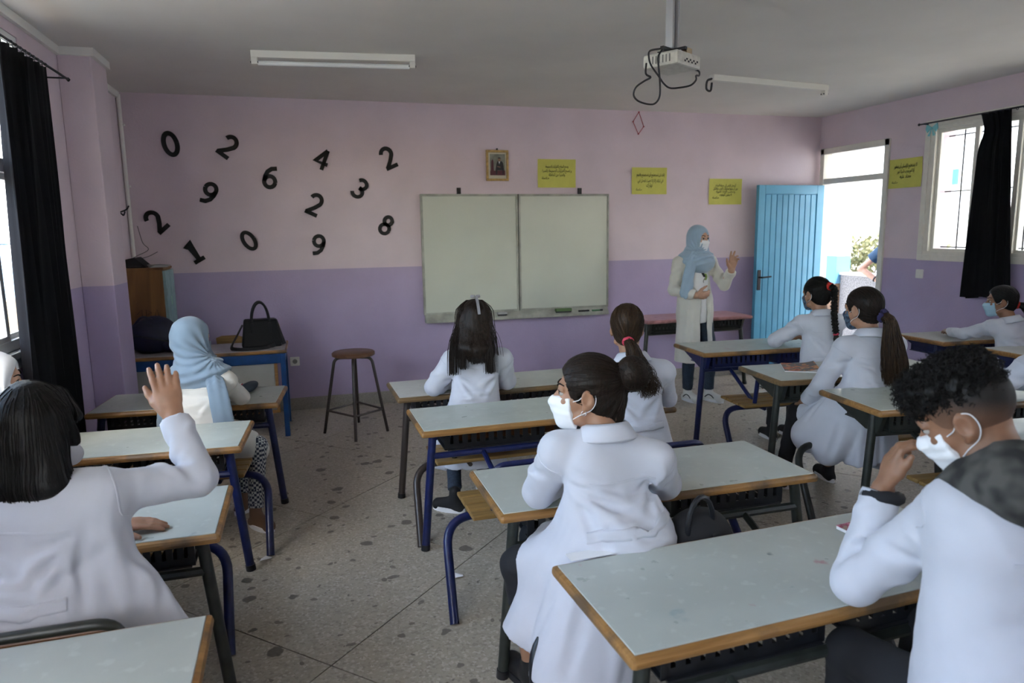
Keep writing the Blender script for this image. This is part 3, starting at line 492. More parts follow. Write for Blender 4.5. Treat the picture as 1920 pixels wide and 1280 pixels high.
# ================================================================== furniture
def rot2(x, y, a): return x*math.cos(a)-y*math.sin(a), x*math.sin(a)+y*math.cos(a)
def desk(label, loc, rz, w, d, h, style, edge, metal, lam, seed, bench=True, bench_off=.40, bh=.40, bmetal=None, foot=-.30, bwc=.24, group='school desks with attached benches', stains=.5, back=True, bt=.625, bkm=None):
    r = thing('school_desk', label, 'desk', (loc[0], loc[1], 0), rz, group); bmetal = bmetal or metal
    sl = MB().span((-w/2, -d/2, h-.036), (w/2, d/2, h-.003)).build('edge_band', edge, r, bevel=.013)
    MB().span((-w/2+.017, -d/2+.017, h-.006), (w/2-.017, d/2-.017, h)).build('tabletop', lam, r, bevel=.002)
    ly = -d/2+.07 if style == 'A' else -d/2+.13
    for s in (-1, 1):
        MB().tube([(s*(w/2-.07), ly, h-.03), (s*(w/2-.005), ly-.04 if style == 'A' else ly-.03, 0)], .021, 12).build('leg', metal, r, smooth=True)
        MB().tube([(s*(w/2-.004), ly-.04 if style == 'A' else ly-.03, .0), (s*(w/2-.007), ly-.04 if style == 'A' else ly-.03, .03)], .024, 12).build('foot_cap', BLKM, r, smooth=True)
        x = s*(w/2-.075)
        if style == 'B': MB().prism([(x-.014, -d/2+.05, h-.036), (x-.014, d/2-.06, h-.036), (x-.014, d/2-.08, h-.06), (x-.014, ly+.05, h-.14), (x-.014, ly-.04, h-.14), (x-.014, -d/2+.06, h-.06)], (.028, 0, 0)).build('bracket', metal, r, bevel=.004)
        else: MB().span((x-.015, -d/2+.05, h-.066), (x+.015, d/2-.08, h-.036)).build('bracket', metal, r, bevel=.004)
    MB().tube([(-w/2+.06, ly-.01, h-.15), (w/2-.06, ly-.01, h-.15)], .017, 8).build('crossbar', metal, r, smooth=True)
    # two perforated steel book trays
    for s in (-1, 1):
        xc = s*w*.22; tw = w*.36; y0, y1 = -d/2+.07, d/2-.09; m = MB(); zb = h-.13
        m.span((xc-tw/2, y1-.004, zb), (xc+tw/2, y1, h-.04)) ; m.span((xc-tw/2, y0, zb), (xc-tw/2+.004, y1, h-.04)).span((xc+tw/2-.004, y0, zb), (xc+tw/2, y1, h-.04))
        n = 11; m.span((xc-tw/2, y0, zb), (xc+tw/2, y0+.02, zb+.006)).span((xc-tw/2, y0, zb), (xc+tw/2, y0+.004, zb+.03)).span((xc-tw/2, y0, h-.052), (xc+tw/2, y0+.004, h-.036))
        for k in range(n+1):
            x = xc-tw/2+tw*k/n; m.span((x-tw/n*.31, y0, zb), (x+tw/n*.31, y0+.004, h-.04)); m.span((x-tw/n*.31, y0, zb), (x+tw/n*.31, y1, zb+.005))
        for y in np.linspace(y0, y1, 5): m.span((xc-tw/2, y-.012, zb-.001), (xc+tw/2, y+.012, zb+.004))
        m.build('book_tray', BLKM if style == 'A' else metal, r)
    if bench:
        yb = -d/2-bench_off; bw = w-bwc
        for k in range(4): MB().span((-bw/2, yb-.16+k*.083, bh-.02), (bw/2, yb-.16+k*.083+.075, bh)).build('bench_slat', SLAT, r, bevel=.006)
        path = fillet([(-w/2-.005, yb+foot, 0), (-w/2+.02, yb-.04, bh-.04), (w/2-.02, yb-.04, bh-.04), (w/2+.005, yb+foot, 0)], .13, 8)
        MB().tube(path, .02, 12).build('bench_frame', bmetal, r, smooth=True)
        for s in (-1, 1):
            MB().tube([(s*w*.27, yb-.04, bh-.04), (s*w*.27, ly-.01, h-.15)], .014, 8).build('link_bar', metal, r, smooth=True)
            MB().tube([(s*w*.27, yb-.15, bh-.035), (s*w*.27, yb+.15, bh-.035)], .012, 8).build('seat_bearer', metal, r, smooth=True)
        if back:
            bt = bt if style == 'A' else .66
            MB().tube(fillet([(-w/2+.23, yb-.10, bh-.03), (-w/2+.21, yb-.17, bt), (w/2-.19, yb-.17, bt), (w/2-.21, yb-.10, bh-.03)], .07, 7), .015, 10).build('back_frame', bkm or bmetal, r, smooth=True)
            MB().span((-w/2+.235, yb-.178, bt-.115), (w/2-.215, yb-.166, bt-.012)).build('backrest', BACKW, r, bevel=.005)
            for s in (-1, 1): MB().span((s*w*.24-.02, yb-.166, bt-.05), (s*w*.24+.02, yb-.158, bt)).build('back_tab', bmetal, r, bevel=.006)
    return r
LA = laminate('laminate_a', (.50, .54, .48), 1, .35); LB = laminate('laminate_b', (.46, .51, .47), 2, .4); LC = laminate('laminate_c', (.50, .53, .48), 3, .3); LD = laminate('laminate_worn', (.47, .51, .48), 4, .8); LE = laminate('laminate_pale', (.56, .58, .54), 5, .2); LP = laminate('laminate_pink', (.50, .27, .27), 6, .5)
D_W, D_D, D_H = 1.34, .507, .64
desk('white-topped school desk in the centre where the long-haired girl sits, nearest the whiteboard', (.570, -2.279), .024, D_W, D_D, D_H, 'A', EDGEW, BROWNM, LE, 1)
desk('white-topped desk with blue legs behind the long-haired girl and blue-framed bench', (.65, -3.053), .016, 1.45, D_D, D_H, 'A', EDGE, NAVY, LA, 2)
desk('white-topped school desk the girl with the bun leans on', (.699, -4.192), -.002, D_W, D_D, D_H, 'A', EDGE, DARKM, LC, 3, bmetal=BLKM, bench_off=.24, foot=-.24, back=False)
desk('big stained white desk in the right foreground where the boy leans his elbow', (.756, -5.059), .044, D_W, D_D, D_H, 'A', EDGE, DARKM, LD, 4, bmetal=BLKM, stains=.9, back=False)
R_W, R_D, R_H = 1.22, .50, .74
desk('desk with slotted book trays beside the standing teacher, where the girl with the plait sits', (2.755, -2.128), -.06, R_W, R_D, R_H, 'B', EDGE, NAVY, LB, 5, bench_off=.20, bh=.43)
desk('right-hand desk with an orange booklet lying on it', (2.671, -3.122), -.10, R_W, R_D, R_H, 'B', EDGEW, DARKM, LC, 6, bwc=.62, bench_off=.10, bh=.43, back=False)
desk('right-hand desk directly behind the girl with the long ponytail', (2.683, -3.862), -.11, R_W, R_D, R_H, 'B', EDGE, DARKM, LA, 7, bench_off=.22, bh=.43, back=False)
desk('desk at the right edge mostly hidden behind the curly-haired boy', (2.74, -4.60), -.08, R_W, R_D, R_H, 'B', EDGE, DARKM, LE, 8, bench_off=.22, bh=.43, back=False)
desk('narrow desk against the right wall where the girl in the blue mask sits', (4.50, -2.35), -.06, .84, R_D, R_H, 'B', EDGE, NAVY, LC, 9, bench_off=.22, bh=.43, back=False)
desk('narrow desk against the right wall behind the girl in the blue mask', (4.51, -3.11), -.06, .84, R_D, R_H, 'B', EDGE, NAVY, LE, 10, bench_off=.22, bh=.43, back=False)
desk('left-hand desk holding the pencil case, where the girl in the blue headscarf sits', (-1.29, -2.11), -.085, 1.06, D_D, D_H, 'A', EDGE, NAVY, LB, 11)
desk('left-hand desk directly behind the girl in the blue headscarf', (-1.432, -2.985), -.05, 1.05, D_D, D_H, 'A', EDGE, NAVY, LA, 12)
desk('left-hand desk at which the girl raising her hand sits', (-1.432, -4.041), .008, 1.05, D_D, D_H, 'A', EDGE, DARKM, LC, 13, bmetal=NAVY, bench_off=.33, bt=.645, bkm=DARKM)
desk('stained desk in the bottom left corner of the picture', (-1.385, -5.07), .02, 1.05, D_D, D_H, 'A', EDGE, DARKM, LD, 14, bench=False, stains=.9)
desk('old desk with a scuffed pink top standing against the front wall behind the teacher', (3.19, -.335), 0, 1.2, .48, .74, 'B', mat('pink_paint', (.40, .19, .19), .6, var=.3, vscale=12), DARKM, LP, 15, bench=False)
# teacher table
tt = thing('teacher_table', 'blue-framed teacher table in the left corner carrying the black handbag', 'table', (-1.375, -.63, 0))
MB().span((-.61, -.268, .69), (.61, .268, .717)).build('edge_band', EDGE, tt, bevel=.009); MB().span((-.595, -.253, .715), (.595, .253, .72)).build('tabletop', laminate('laminate_grey', (.42, .40, .40), 8, .1), tt, bevel=.002)
for sx in (-1, 1):
    for sy in (-1, 1): MB().span((sx*.575-.02, sy*.235-.02, 0), (sx*.575+.02, sy*.235+.02, .69)).build('leg', TBLUE, tt, bevel=.004)
for sy in (-1, 1): MB().span((-.56, sy*.235-.018, .61), (.56, sy*.235+.018, .69)).build('apron_rail', TBLUE, tt, bevel=.003)
for sx in (-1, 1): MB().span((sx*.575-.018, -.22, .61), (sx*.575+.018, .22, .69)).build('apron_rail', TBLUE, tt, bevel=.003)
MB().span((-.51, -.232, .22), (.51, -.222, .605)).build('modesty_panel', mat('grey_panel', (.40, .40, .36), .6, var=.06, vscale=5), tt)
for a, b in (((-.53, .2), (-.505, .61)), ((.505, .2), (.53, .61)), ((-.505, .2), (.505, .225))): MB().span((a[0], -.24, a[1]), (b[0], -.215, b[1])).build('panel_edge', EDGE, tt, bevel=.003)
# chair behind the teacher table
ch = thing('chair', 'wooden chair pushed behind the teacher table, only its back showing', 'chair', (-1.27, -.21, 0))
MB().span((-.2, -.13, .43), (.2, .05, .45)).build('seat', SLAT, ch, bevel=.01)
m = MB().prism([(-.105, .10, .67), (.105, .10, .67), (.11, .10, .735), (.06, .10, .752), (-.06, .10, .752), (-.11, .10, .735)], (0, .016, 0)).build('backrest', SLAT, ch, bevel=.004)
for s in (-1, 1):
    MB().tube([(s*.09, .11, .68), (s*.16, .05, .44), (s*.18, .12, 0)], .012, 8).build('leg', DARKM, ch, smooth=True); MB().tube([(s*.16, -.11, .44), (s*.18, -.14, 0)], .012, 8).build('leg', DARKM, ch, smooth=True)
# stool
st = thing('stool', 'tall round wooden stool with dark metal legs standing in front of the whiteboard', 'stool', (-.245, -.885, 0))
MB().lathe([(.165, 0), (.174, .006), (.174, .026), (.165, .034), (.02, .036)], (0, 0, .635), 32).build('seat', wood('stool_wood', (.09, .04, .02), (.16, .08, .04), (8, 30, 8), .45), st, smooth=True)
hips = []
for k, (x, y) in enumerate(((-.265, -.01), (-.035, -.34), (.24, -.12), (.03, .235))):
    L = math.hypot(x, y); u = (x/L, y/L); MB().tube(fillet([(u[0]*.06, u[1]*.06, .622), (u[0]*.155, u[1]*.155, .622), (x, y, 0)], .05, 6), .0125, 10).build('leg', BROWNM, st, smooth=True)
    t = (.622-.19)/.622; hips.append((u[0]*.155+(x-u[0]*.155)*t, u[1]*.155+(y-u[1]*.155)*t, .19))
for k in range(4): MB().tube([hips[k], hips[(k+1) % 4]], .009, 8).build('foot_rail', BROWNM, st, smooth=True)
# cabinet
cb = thing('cabinet', 'low plywood cabinet with pale teal doors in the front left corner', 'cabinet', (-1.985, -.40, 0))
MB().span((0, 0, .06), (.275, .38, 1.36)).build('body', CABW, cb, bevel=.003); MB().span((-.005, -.01, 1.36), (.285, .39, 1.378)).build('top', CABW, cb, bevel=.002)
TEAL = mat('pale_teal_paint', (.24, .37, .38), .5, var=.12, vscale=12)
for y0, y1 in ((.004, .186), (.194, .376)):
    dd = MB().span((.276, y0, .08), (.298, y1, 1.35)).build('door', TEAL, cb, bevel=.002); MB().span((.298, y1-.03 if y0 < .1 else y0+.012, .78), (.306, y1-.012 if y0 < .1 else y0+.03, .84)).build('handle', IRON, dd)
    for z in (.3, 1.15): MB().span((.296, y0+.0, z), (.302, y0+.02, z+.06)).build('hinge', TEAL, dd)
MB().span((.298, .17, 1.06), (.300, .205, 1.13)).build('sticker', mat('mint_sticker', (.35, .55, .42), .7), cb)
for p in ([(.06, 1.0), (.10, 1.04), (.10, .97)], [(.13, .96), (.13, 1.04), (.17, 1.01), (.14, 1.0)], [(.19, .97), (.21, 1.04), (.23, .96)], [(.07, .93), (.13, .89), (.17, .94)]):
    MB().tube([(x, -.001, z) for x, z in p], .003, 5).build('scribble', mat('dark_scribble', (.05, .025, .012), .8), cb)
hb = thing('hat_box', 'black slanted folder box lying on top of the plywood cabinet', 'box', (-1.985, -.40, 1.378)); MB().prism([(.005, .03, 0), (.16, .03, 0), (.075, .03, .085), (.005, .03, .07)], (0, .25, 0)).build('body', BLKCL, hb, bevel=.006); MB().span((.02, .026, .01), (.12, .031, .016)).build('seam', IRON, hb)
np_ = thing('papers', 'stack of grey papers on the front edge of the plywood cabinet', 'papers', (-1.76, -.3, 1.379), .3)
for k in range(3): MB().box((.0, .02*k, .004+.006*k), (.13, .24, .005), rz=.12*k).build('sheet', mat('grey_paper', (.35, .35, .34), .8), np_)
# ------------------------------------------------------------------ bags
LEATH = mat('black_leather', (.005, .005, .006), .5, spec=.25, bump=.15, bscale=160)
bg = thing('handbag', 'black leather handbag with two ring handles standing on the teacher table', 'handbag', (-.965, -.66, .722), .12)
MB().prism([(-.155, -.07, 0), (.155, -.07, 0), (.125, -.05, .225), (-.125, -.05, .225)], (0, .13, 0)).build('body', LEATH, bg, bevel=.014)
MB().prism([(.155, -.055, .01), (.19, .0, .01), (.155, .05, .01), (.122, .05, .22), (.125, -.045, .22)], (.004, 0, 0)).build('gusset', LEATH, bg, bevel=.003)
for y in (-.045, .045): MB().tube([(-.0+.068*math.cos(a), y, .20+.165*math.sin(a)) for a in np.linspace(-.1, pi+.1, 18)], .0095, 8).build('handle', LEATH, bg, smooth=True)
for s in (-1, 1): MB().span((s*.068-.010, -.062, .12), (s*.068+.010, -.052, .20)).build('handle_tab', LEATH, bg, bevel=.003)
MB().tube(smoothpath([(-.14, -.04, .19), (-.19, -.05, .10), (-.235, -.09, .02), (-.18, -.15, .008), (-.08, -.19, .008), (.02, -.16, .008), (.06, -.10, .008), (.1, -.07, .02)], 6), .008, 6, prof=[(-.016, -.004), (.016, -.004), (.016, .004), (-.016, .004)]).build('shoulder_strap', LEATH, bg)
MB().tube([(.13, -.02, .2), (.145, -.03, .17), (.14, -.035, .14)], .003, 6).build('zip_pull', mat('brass', (.5, .4, .2), .3, metal=.9), bg)
def blob(name, m, parent, c, r, amp, fr, seed, flat=0, n=28):
    rs = np.random.RandomState(seed); ph = rs.rand(6, 4)*6.28; V = []; F = []
    for i in range(n+1):
        for j in range(2*n):
            a = pi*i/n; b = 2*pi*j/(2*n); d = np.array([math.sin(a)*math.cos(b), math.sin(a)*math.sin(b), math.cos(a)]); q = sum(math.sin(p[0]+fr*(d[0]*math.cos(p[1]*3)+d[1]*math.sin(p[2]*3)+d[2]*math.cos(p[3]*2))*2) for p in ph)/6
            k = 1+amp*q; z = d[2]*r[2]*k
            V.append((c[0]+d[0]*r[0]*k, c[1]+d[1]*r[1]*k, max(c[2]+z, flat)))
    for i in range(n):
        for j in range(2*n): F.append((i*2*n+j, i*2*n+(j+1) % (2*n), (i+1)*2*n+(j+1) % (2*n), (i+1)*2*n+j))
    return MB().add(V, F).build(name, m, parent, smooth=True)
NYL = mat('navy_nylon', (.010, .011, .035), .55, var=.2, vscale=12, bump=.2, bscale=60)
bp = thing('backpack', 'slumped navy backpack lying on the left end of the teacher table', 'backpack', (-1.78, -.62, .722), .1)
blob('body', NYL, bp, (.0, 0, .13), (.19, .15, .15), .10, 2.2, 3); blob('body_pocket', NYL, bp, (.17, -.05, .07), (.14, .10, .085), .1, 2.5, 5)
MB().tube(smoothpath([(-.12, -.05, .22), (-.06, -.07, .285), (.0, -.06, .27), (.03, -.05, .23)], 5), .009, 6).build('grab_handle', NYL, bp, smooth=True)
MB().tube(smoothpath([(-.15, -.09, .16), (-.05, -.15, .14), (.1, -.15, .10), (.24, -.1, .05)], 5), .006, 6).build('zip', IRON, bp, smooth=True)
b2 = thing('black_backpack', 'black backpack with loop handle on the bench right of the girl with the bun', 'backpack', (.66, -4.69, .405), .2)
blob('body', BLKCL, b2, (0, 0, .13), (.15, .10, .15), .06, 2.0, 8); MB().tube([(-.03+.055*math.cos(a), -.05, .24+.10*math.sin(a)) for a in np.linspace(-.4, pi+.4, 14)], .009, 8).build('grab_handle', BLKM, b2, smooth=True); MB().tube(smoothpath([(.0, -.09, .22), (.03, -.12, .12), (.04, -.11, .02)], 5), .012, 6).build('strap', BLKCL, b2, smooth=True)
# ------------------------------------------------------------------ things on the desks and floor
def multicol(name, cols, scale):
    m = mat(name, cols[0], .45); n, b = nodes_of(m); tc = n.nodes.new('ShaderNodeTexCoord'); v = n.nodes.new('ShaderNodeTexNoise'); v.inputs['Scale'].default_value = scale; v.inputs['Detail'].default_value = 3
    n.links.new(tc.outputs['Object'], v.inputs['Vector']); r = n.nodes.new('ShaderNodeValToRGB'); r.color_ramp.interpolation = 'CONSTANT'
    for i, c in enumerate(cols):
        e = r.color_ramp.elements[i] if i < 2 else r.color_ramp.elements.new(0.5)
        e.position = .32+.36*i/len(cols); e.color = (*c, 1)
    n.links.new(v.outputs[0], r.inputs[0]); n.links.new(r.outputs[0], b.inputs['Base Color']); return m
bk = thing('booklet', 'glossy orange patterned booklet lying on a right-hand desk', 'booklet', (2.385, -3.04, R_H+.001), -.55)
MB().box((0, 0, .004), (.20, .26, .006)).build('pages', MASKW, bk); V = []; F = []
for j in range(2):
    for i in range(9): V.append((-.1+.2*i/8, -.13+.26*j, .008+.02*max(0, (i-3)/5)**2))
F = [(i, i+1, 10+i, 9+i) for i in range(8)]; o = MB().add(V, F).build('cover', multicol('orange_print', [(.35, .06, .03), (.55, .18, .06), (.12, .1, .09), (.60, .26, .10), (.25, .24, .22)], 14), bk); o.modifiers.new('s', 'SOLIDIFY').thickness = .0015
b3 = thing('booklet', 'pink floral booklet under the boy\'s sleeve on the foreground desk', 'booklet', (1.165, -4.965, D_H+.001), .1)
MB().box((0, 0, .006), (.21, .15, .010)).build('pages', MASKW, b3); MB().box((0, 0, .0125), (.212, .152, .002)).build('cover', multicol('pink_print', [(.45, .05, .14), (.5, .2, .28), (.3, .04, .10), (.35, .25, .2)], 30), b3)
lb = MB().box((0, 0, .0008), (.15, .05, .0012)).build('paper_label', MASKW); lb.location = (.215, -4.815, D_H+.001); lb.rotation_euler = (0, 0, .03); tag(lb, 'white paper strip stuck on the far left corner of the foreground desk', 'label')
pc = thing('pencil_case', 'open dark blue pencil case with pens on the front left desk', 'pencil case', (-1.0, -2.02, D_H), 1.25)
blob('body', mat('slate_canvas', (.03, .045, .06), .8), pc, (0, -.03, .03), (.12, .035, .032), .04, 2, 2, n=16); MB().box((0, .03, .012), (.22, .07, .02)).build('flap', multicol('pencil_print', [(.12, .03, .10), (.03, .05, .16), (.2, .16, .15), (.15, .04, .06)], 26), pc, bevel=.006)
for k in range(3): MB().tube([(-.08, .02+k*.014, .03), (.07, .03+k*.012, .034)], .0045, 6).build('pen', [NAVY, RED, MASKW][k], pc)
n2 = thing('notebook', 'brown-edged notebook lying under the pencil case', 'notebook', (-1.05, -2.13, D_H), .2); MB().box((0, 0, .007), (.15, .11, .012)).build('pages', wood('manila', (.2, .13, .07), (.3, .2, .1)), n2); MB().box((0, 0, .014), (.152, .112, .002)).build('cover', BLKCL, n2)
for k, (x, y, lab, s) in enumerate([(-.86, -3.14, 'small crumpled white paper scrap on the floor by the left desks', .028), (.02, -3.62, 'torn white paper strip on the floor by the centre aisle', .035), (2.05, -3.05, 'tiny red wrapper on the floor between the centre and right desks', .03), (-1.0, -.45, 'white paper sliver on the floor beside the teacher table leg', .02)]):
    o = MB().prism([(-s, -s*.5, .002), (s, -s*.7, .012), (s*1.1, s*.3, .003), (0, s*.7, .01), (-s*.8, s*.4, .002)], (0, 0, .0015)).build('paper_scrap', RED if k == 2 else MASKW); o.location = (x, y, 0); tag(o, lab, 'scrap')
# ================================================================== outside
WB = mat('white_render', (.80, .79, .76), .8, var=.04, vscale=2); PEB = mat('grey_pebbledash', (.27, .26, .245), .9, col2=(.09, .085, .08), var=.1, vscale=60, bump=.8, bscale=70); PEBB = mat('brown_pebbledash', (.20, .12, .07), .9, col2=(.08, .045, .025), var=.1, vscale=60, bump=.8, bscale=70); SHUT = mat('blue_shutter_paint', (.025, .12, .26), .5); OUTB = mat('courtyard_blue_paint', (.08, .23, .36), .6)
struct(MB().span((XL-.62, YB-.2, 2.84), (XL-.2, .3, 2.98)).build('added_sunshade', WB)); struct(MB().span((-60, -60, -.3), (70, 60, -.125)).build('ground', mat('courtyard_concrete', (.42, .40, .37), .9, var=.1, vscale=3))); struct(MB().span((XR+.28, -9.4, -.124), (8.4, .6, -.01)).build('terrace', mat('terrace_tiles', (.22, .21, .19), .8, var=.1, vscale=3)))  # first slab is an unseen addition that keeps direct sun off the left windows
cl = thing('column', 'outdoor column painted cream and blue over a brown pebble base, seen through the door', 'column', (7.1, 2.06, 0))
for a, b, m in ((-.12, .78, PEBB), (.78, 1.19, OUTB), (1.19, 4.2, CREAM)): MB().span((-.13, -.13, a), (.13, .13, b)).build('band', m, cl, bevel=.008)
pl = thing('planter_wall', 'low grey pebbledash planter wall outside the open door', 'wall', (7.2, 0, 0)); MB().span((-.15, -.6, -.12), (.15, 1.92, .93)).build('body', PEB, pl, bevel=.01); MB().span((-.17, -.6, .915), (.17, 1.92, .945)).build('coping', WB, pl, bevel=.006)
LEAF = mat('sunlit_leaf', (.10, .14, .05), .6, col2=(.30, .29, .15), var=.3, vscale=20)
def shrub(label, c, r, n, seed):
    rs = np.random.RandomState(seed); root = thing('shrub', label, 'shrub', (c[0], c[1], .0)); m = MB()
    for k in range(n):
        d = rs.randn(3); d /= np.linalg.norm(d); p = np.array([0, 0, c[2]])+d*np.array(r)*rs.rand()**.4; a = rs.randn(3)*.045; b = rs.randn(3)*.022
        m.add([p, p+a*.5+b, p+a, p+a*.5-b], [(0, 1, 2, 3)])
    f = m.build('foliage', LEAF, root); f['kind'] = 'stuff'
    for k in range(7): t = rs.rand(2)*2-1; MB().tube([(0, 0, .3), (t[0]*r[0]*.5, t[1]*r[1]*.5, c[2]), (t[0]*r[0], t[1]*r[1]*.9, c[2]+r[2]*.7)], .008, 5).build('stem', wood('twig', (.1, .07, .04), (.16, .11, .06)), root)
shrub('leafy shrub growing behind the planter wall, left part', (7.65, 2.0, 1.15), (.3, .45, .38), 900, 1); shrub('leafy shrub behind the planter wall next to the man in blue', (7.7, 1.25, 1.2), (.3, .5, .42), 900, 2)
bl = thing('school_building', 'sunlit white building with blue shutters across the courtyard', 'building', (15, 6, 0))
struct(MB().span((XR+.28, -9.4, 2.95), (7.3, 6, 3.12)).build('terrace_roof', WB)); MB().span((0, -22, -.12), (6, 16, 9.5)).build('wall', WB, bl); MB().span((-.9, -22, 1.5), (.1, 16, 1.62)).build('ledge', WB, bl); MB().span((-.5, -22, 4.4), (.1, 16, 4.55)).build('ledge', WB, bl)
for k in range(7):
    y = -14.5+k*3.9
    f = MB().span((-.06, y, 2.60), (.02, y+1.5, 2.98)).build('window', SHUT, bl, bevel=.01); MB().span((-.075, y+.75, 2.64), (-.05, y+1.42, 2.94)).build('pane', mat('far_pane', (.12, .30, .45), .3), f)
    f = MB().span((-.06, y+.5, 3.55), (.02, y+2.3, 4.9)).build('window', mat('far_pale_blue', (.20, .33, .42), .5), bl, bevel=.01); MB().span((-.075, y+.6, 3.65), (-.05, y+1.5, 4.8)).build('pane', mat('far_pane_grey', (.13, .17, .22), .3), f)
    f = MB().span((-.05, y+.3, .35), (.02, y+1.5, 1.25)).build('window', mat('far_dark_window', (.10, .12, .14), .4), bl)
    for q in range(7): MB().span((-.09, y+.34+q*.16, .35), (-.06, y+.37+q*.16, 1.25)).build('window_bar', PALEB, f)
lbld = thing('white_building', 'pale sunlit building beyond the left windows', 'building', (-16, -4, 0)); MB().span((-5, -16, -.12), (0, 14, 5)).build('wall', WB, lbld); MB().span((-8, 17, -.12), (12.5, 23, 8)).build('wing', WB, lbld)
for k in range(6): f = MB().span((-.05, -14+k*4.5, 2.2), (.06, -12.4+k*4.5, 3.6)).build('window', SHUT, lbld); MB().span((.05, -13.9+k*4.5, 2.3), (.07, -12.5+k*4.5, 3.5)).build('pane', mat('far_pane', (.22, .27, .31), .2), f)
lw = MB().span((-4.2, -14, -.12), (-4.0, 11, .9)).build('courtyard_wall', mat('ochre_render', (.42, .30, .17), .8, var=.2, vscale=3)); tag(lw, 'low ochre courtyard wall outside the left window', 'wall')
rl = thing('railing', 'pale blue iron railing on the courtyard wall outside the left window', 'railing', (-4.1, 0, .9))
for k in range(62): MB().span((-.012, -8+k*.3, 0), (.012, -7.97+k*.3, .9)).build('rail_bar', PALEB, rl)
for z in (.1, .88): MB().span((-.015, -8, z), (.015, 10.5, z+.03)).build('handrail', PALEB, rl)
# ================================================================== people: signed-distance bodies meshed with surface nets
A = lambda p: np.array(p, dtype=np.float64)
rad_ = math.radians
def unit(v): v = A(v); return v/np.linalg.norm(v)
class Field:
    def __init__(s, lo, hi, h):
        s.lo = A(lo); s.h = h; s.n = np.ceil((A(hi)-s.lo)/h).astype(int)+1; s.f = np.full(s.n, .5, np.float32)
        s.ax = [(s.lo[i]+h*np.arange(s.n[i])).astype(np.float32) for i in range(3)]
    def blk(s, lo, hi):
        a = np.clip(np.floor((A(lo)-s.lo)/s.h).astype(int), 0, s.n); b = np.clip(np.ceil((A(hi)-s.lo)/s.h).astype(int)+1, 0, s.n)
        if (b <= a).any(): return None
        sl = tuple(slice(a[i], b[i]) for i in range(3)); return sl, s.ax[0][sl[0]][:, None, None], s.ax[1][sl[1]][None, :, None], s.ax[2][sl[2]][None, None, :]
    def put(s, sl, d, k, op='u'):
        f = s.f[sl]
        if op == 'u':
            if k > 0: hh = np.maximum(k-np.abs(f-d), 0)/k; s.f[sl] = np.minimum(f, d)-hh*hh*k*.25
            else: s.f[sl] = np.minimum(f, d)
        elif op == 's':
            d = -d
            if k > 0: hh = np.maximum(k-np.abs(f-d), 0)/k; s.f[sl] = np.maximum(f, d)+hh*hh*k*.25
            else: s.f[sl] = np.maximum(f, d)
    def cap(s, a, b, ra, rb=None, k=.02, n=None, q=1.0, flat=(0, 0), op='u'):
        a, b = A(a), A(b); rb = ra if rb is None else rb; m = max(ra, rb)+k+3*s.h
        g = s.blk(np.minimum(a, b)-m, np.maximum(a, b)+m)
        if g is None: return s
        sl, X, Y, Z = g; ab = b-a; L2 = max(float(ab@ab), 1e-9); px, py, pz = X-a[0], Y-a[1], Z-a[2]
        t0 = (px*ab[0]+py*ab[1]+pz*ab[2])/L2; t = np.clip(t0, 0, 1); qx, qy, qz = px-t*ab[0], py-t*ab[1], pz-t*ab[2]; d2 = qx*qx+qy*qy+qz*qz
        if n is not None: dn = qx*n[0]+qy*n[1]+qz*n[2]; d2 = d2+(q*q-1)*dn*dn
        d = np.sqrt(d2)-(ra+(rb-ra)*t); L = L2**.5
        if flat[0]: d = np.maximum(d, -t0*L)
        if flat[1]: d = np.maximum(d, (t0-1)*L)
        s.put(sl, d.astype(np.float32), k, op); return s
    def ell(s, c, r, R=None, k=.02, op='u'):
        c, r = A(c), A(r); R = np.eye(3) if R is None else R; m = max(r)+k+3*s.h; g = s.blk(c-m, c+m)
        if g is None: return s
        sl, X, Y, Z = g; px, py, pz = X-c[0], Y-c[1], Z-c[2]; k0 = 0; k1 = 0
        for i in range(3):
            u = px*R[0, i]+py*R[1, i]+pz*R[2, i]; v = u/r[i]; k0 = k0+v*v; w = v/r[i]; k1 = k1+w*w
        k0 = np.sqrt(k0); d = k0*(k0-1)/np.maximum(np.sqrt(k1), 1e-6); s.put(sl, d.astype(np.float32), k, op); return s
    def chain(s, P, r, k=.02, **kw):
        r = r if isinstance(r, (list, tuple)) else [r]*len(P)
        for i in range(len(P)-1): s.cap(P[i], P[i+1], r[i], r[i+1], k, **kw)
        return s
    def half(s, p, n, k=0):   # keep only the side the normal points away from
        p, n = A(p), unit(n); d = (s.ax[0][:, None, None]-p[0])*n[0]+(s.ax[1][None, :, None]-p[1])*n[1]+(s.ax[2][None, None, :]-p[2])*n[2]
        s.f = np.maximum(s.f, d.astype(np.float32)); return s
    def warp(s, fn, band=.03):
        ii = np.nonzero(np.abs(s.f) < band); P = np.stack([s.ax[i][ii[i]] for i in range(3)], 1).astype(np.float64); s.f[ii] += fn(P).astype(np.float32); return s
    def samp(s, P):
        g = (np.asarray(P)-s.lo)/s.h; i = np.clip(np.floor(g).astype(int), 0, s.n-2); t = np.clip(g-i, 0, 1); o = 0
        for dx in (0, 1):
            for dy in (0, 1):
                for dz in (0, 1):
                    w = (t[..., 0] if dx else 1-t[..., 0])*(t[..., 1] if dy else 1-t[..., 1])*(t[..., 2] if dz else 1-t[..., 2]); o = o+w*s.f[i[..., 0]+dx, i[..., 1]+dy, i[..., 2]+dz]
        return o
    def grad(s, P):
        e = s.h; G = np.stack([s.samp(P+np.eye(3)[i]*e)-s.samp(P-np.eye(3)[i]*e) for i in range(3)], -1); return G/np.maximum(np.linalg.norm(G, axis=-1, keepdims=True), 1e-9)
    def snap(s, P, off=0.0, it=4):
        P = np.array(P, float)
        for _ in range(it): P = P-s.grad(P)*(s.samp(P)-off)[..., None]*.9
        return P
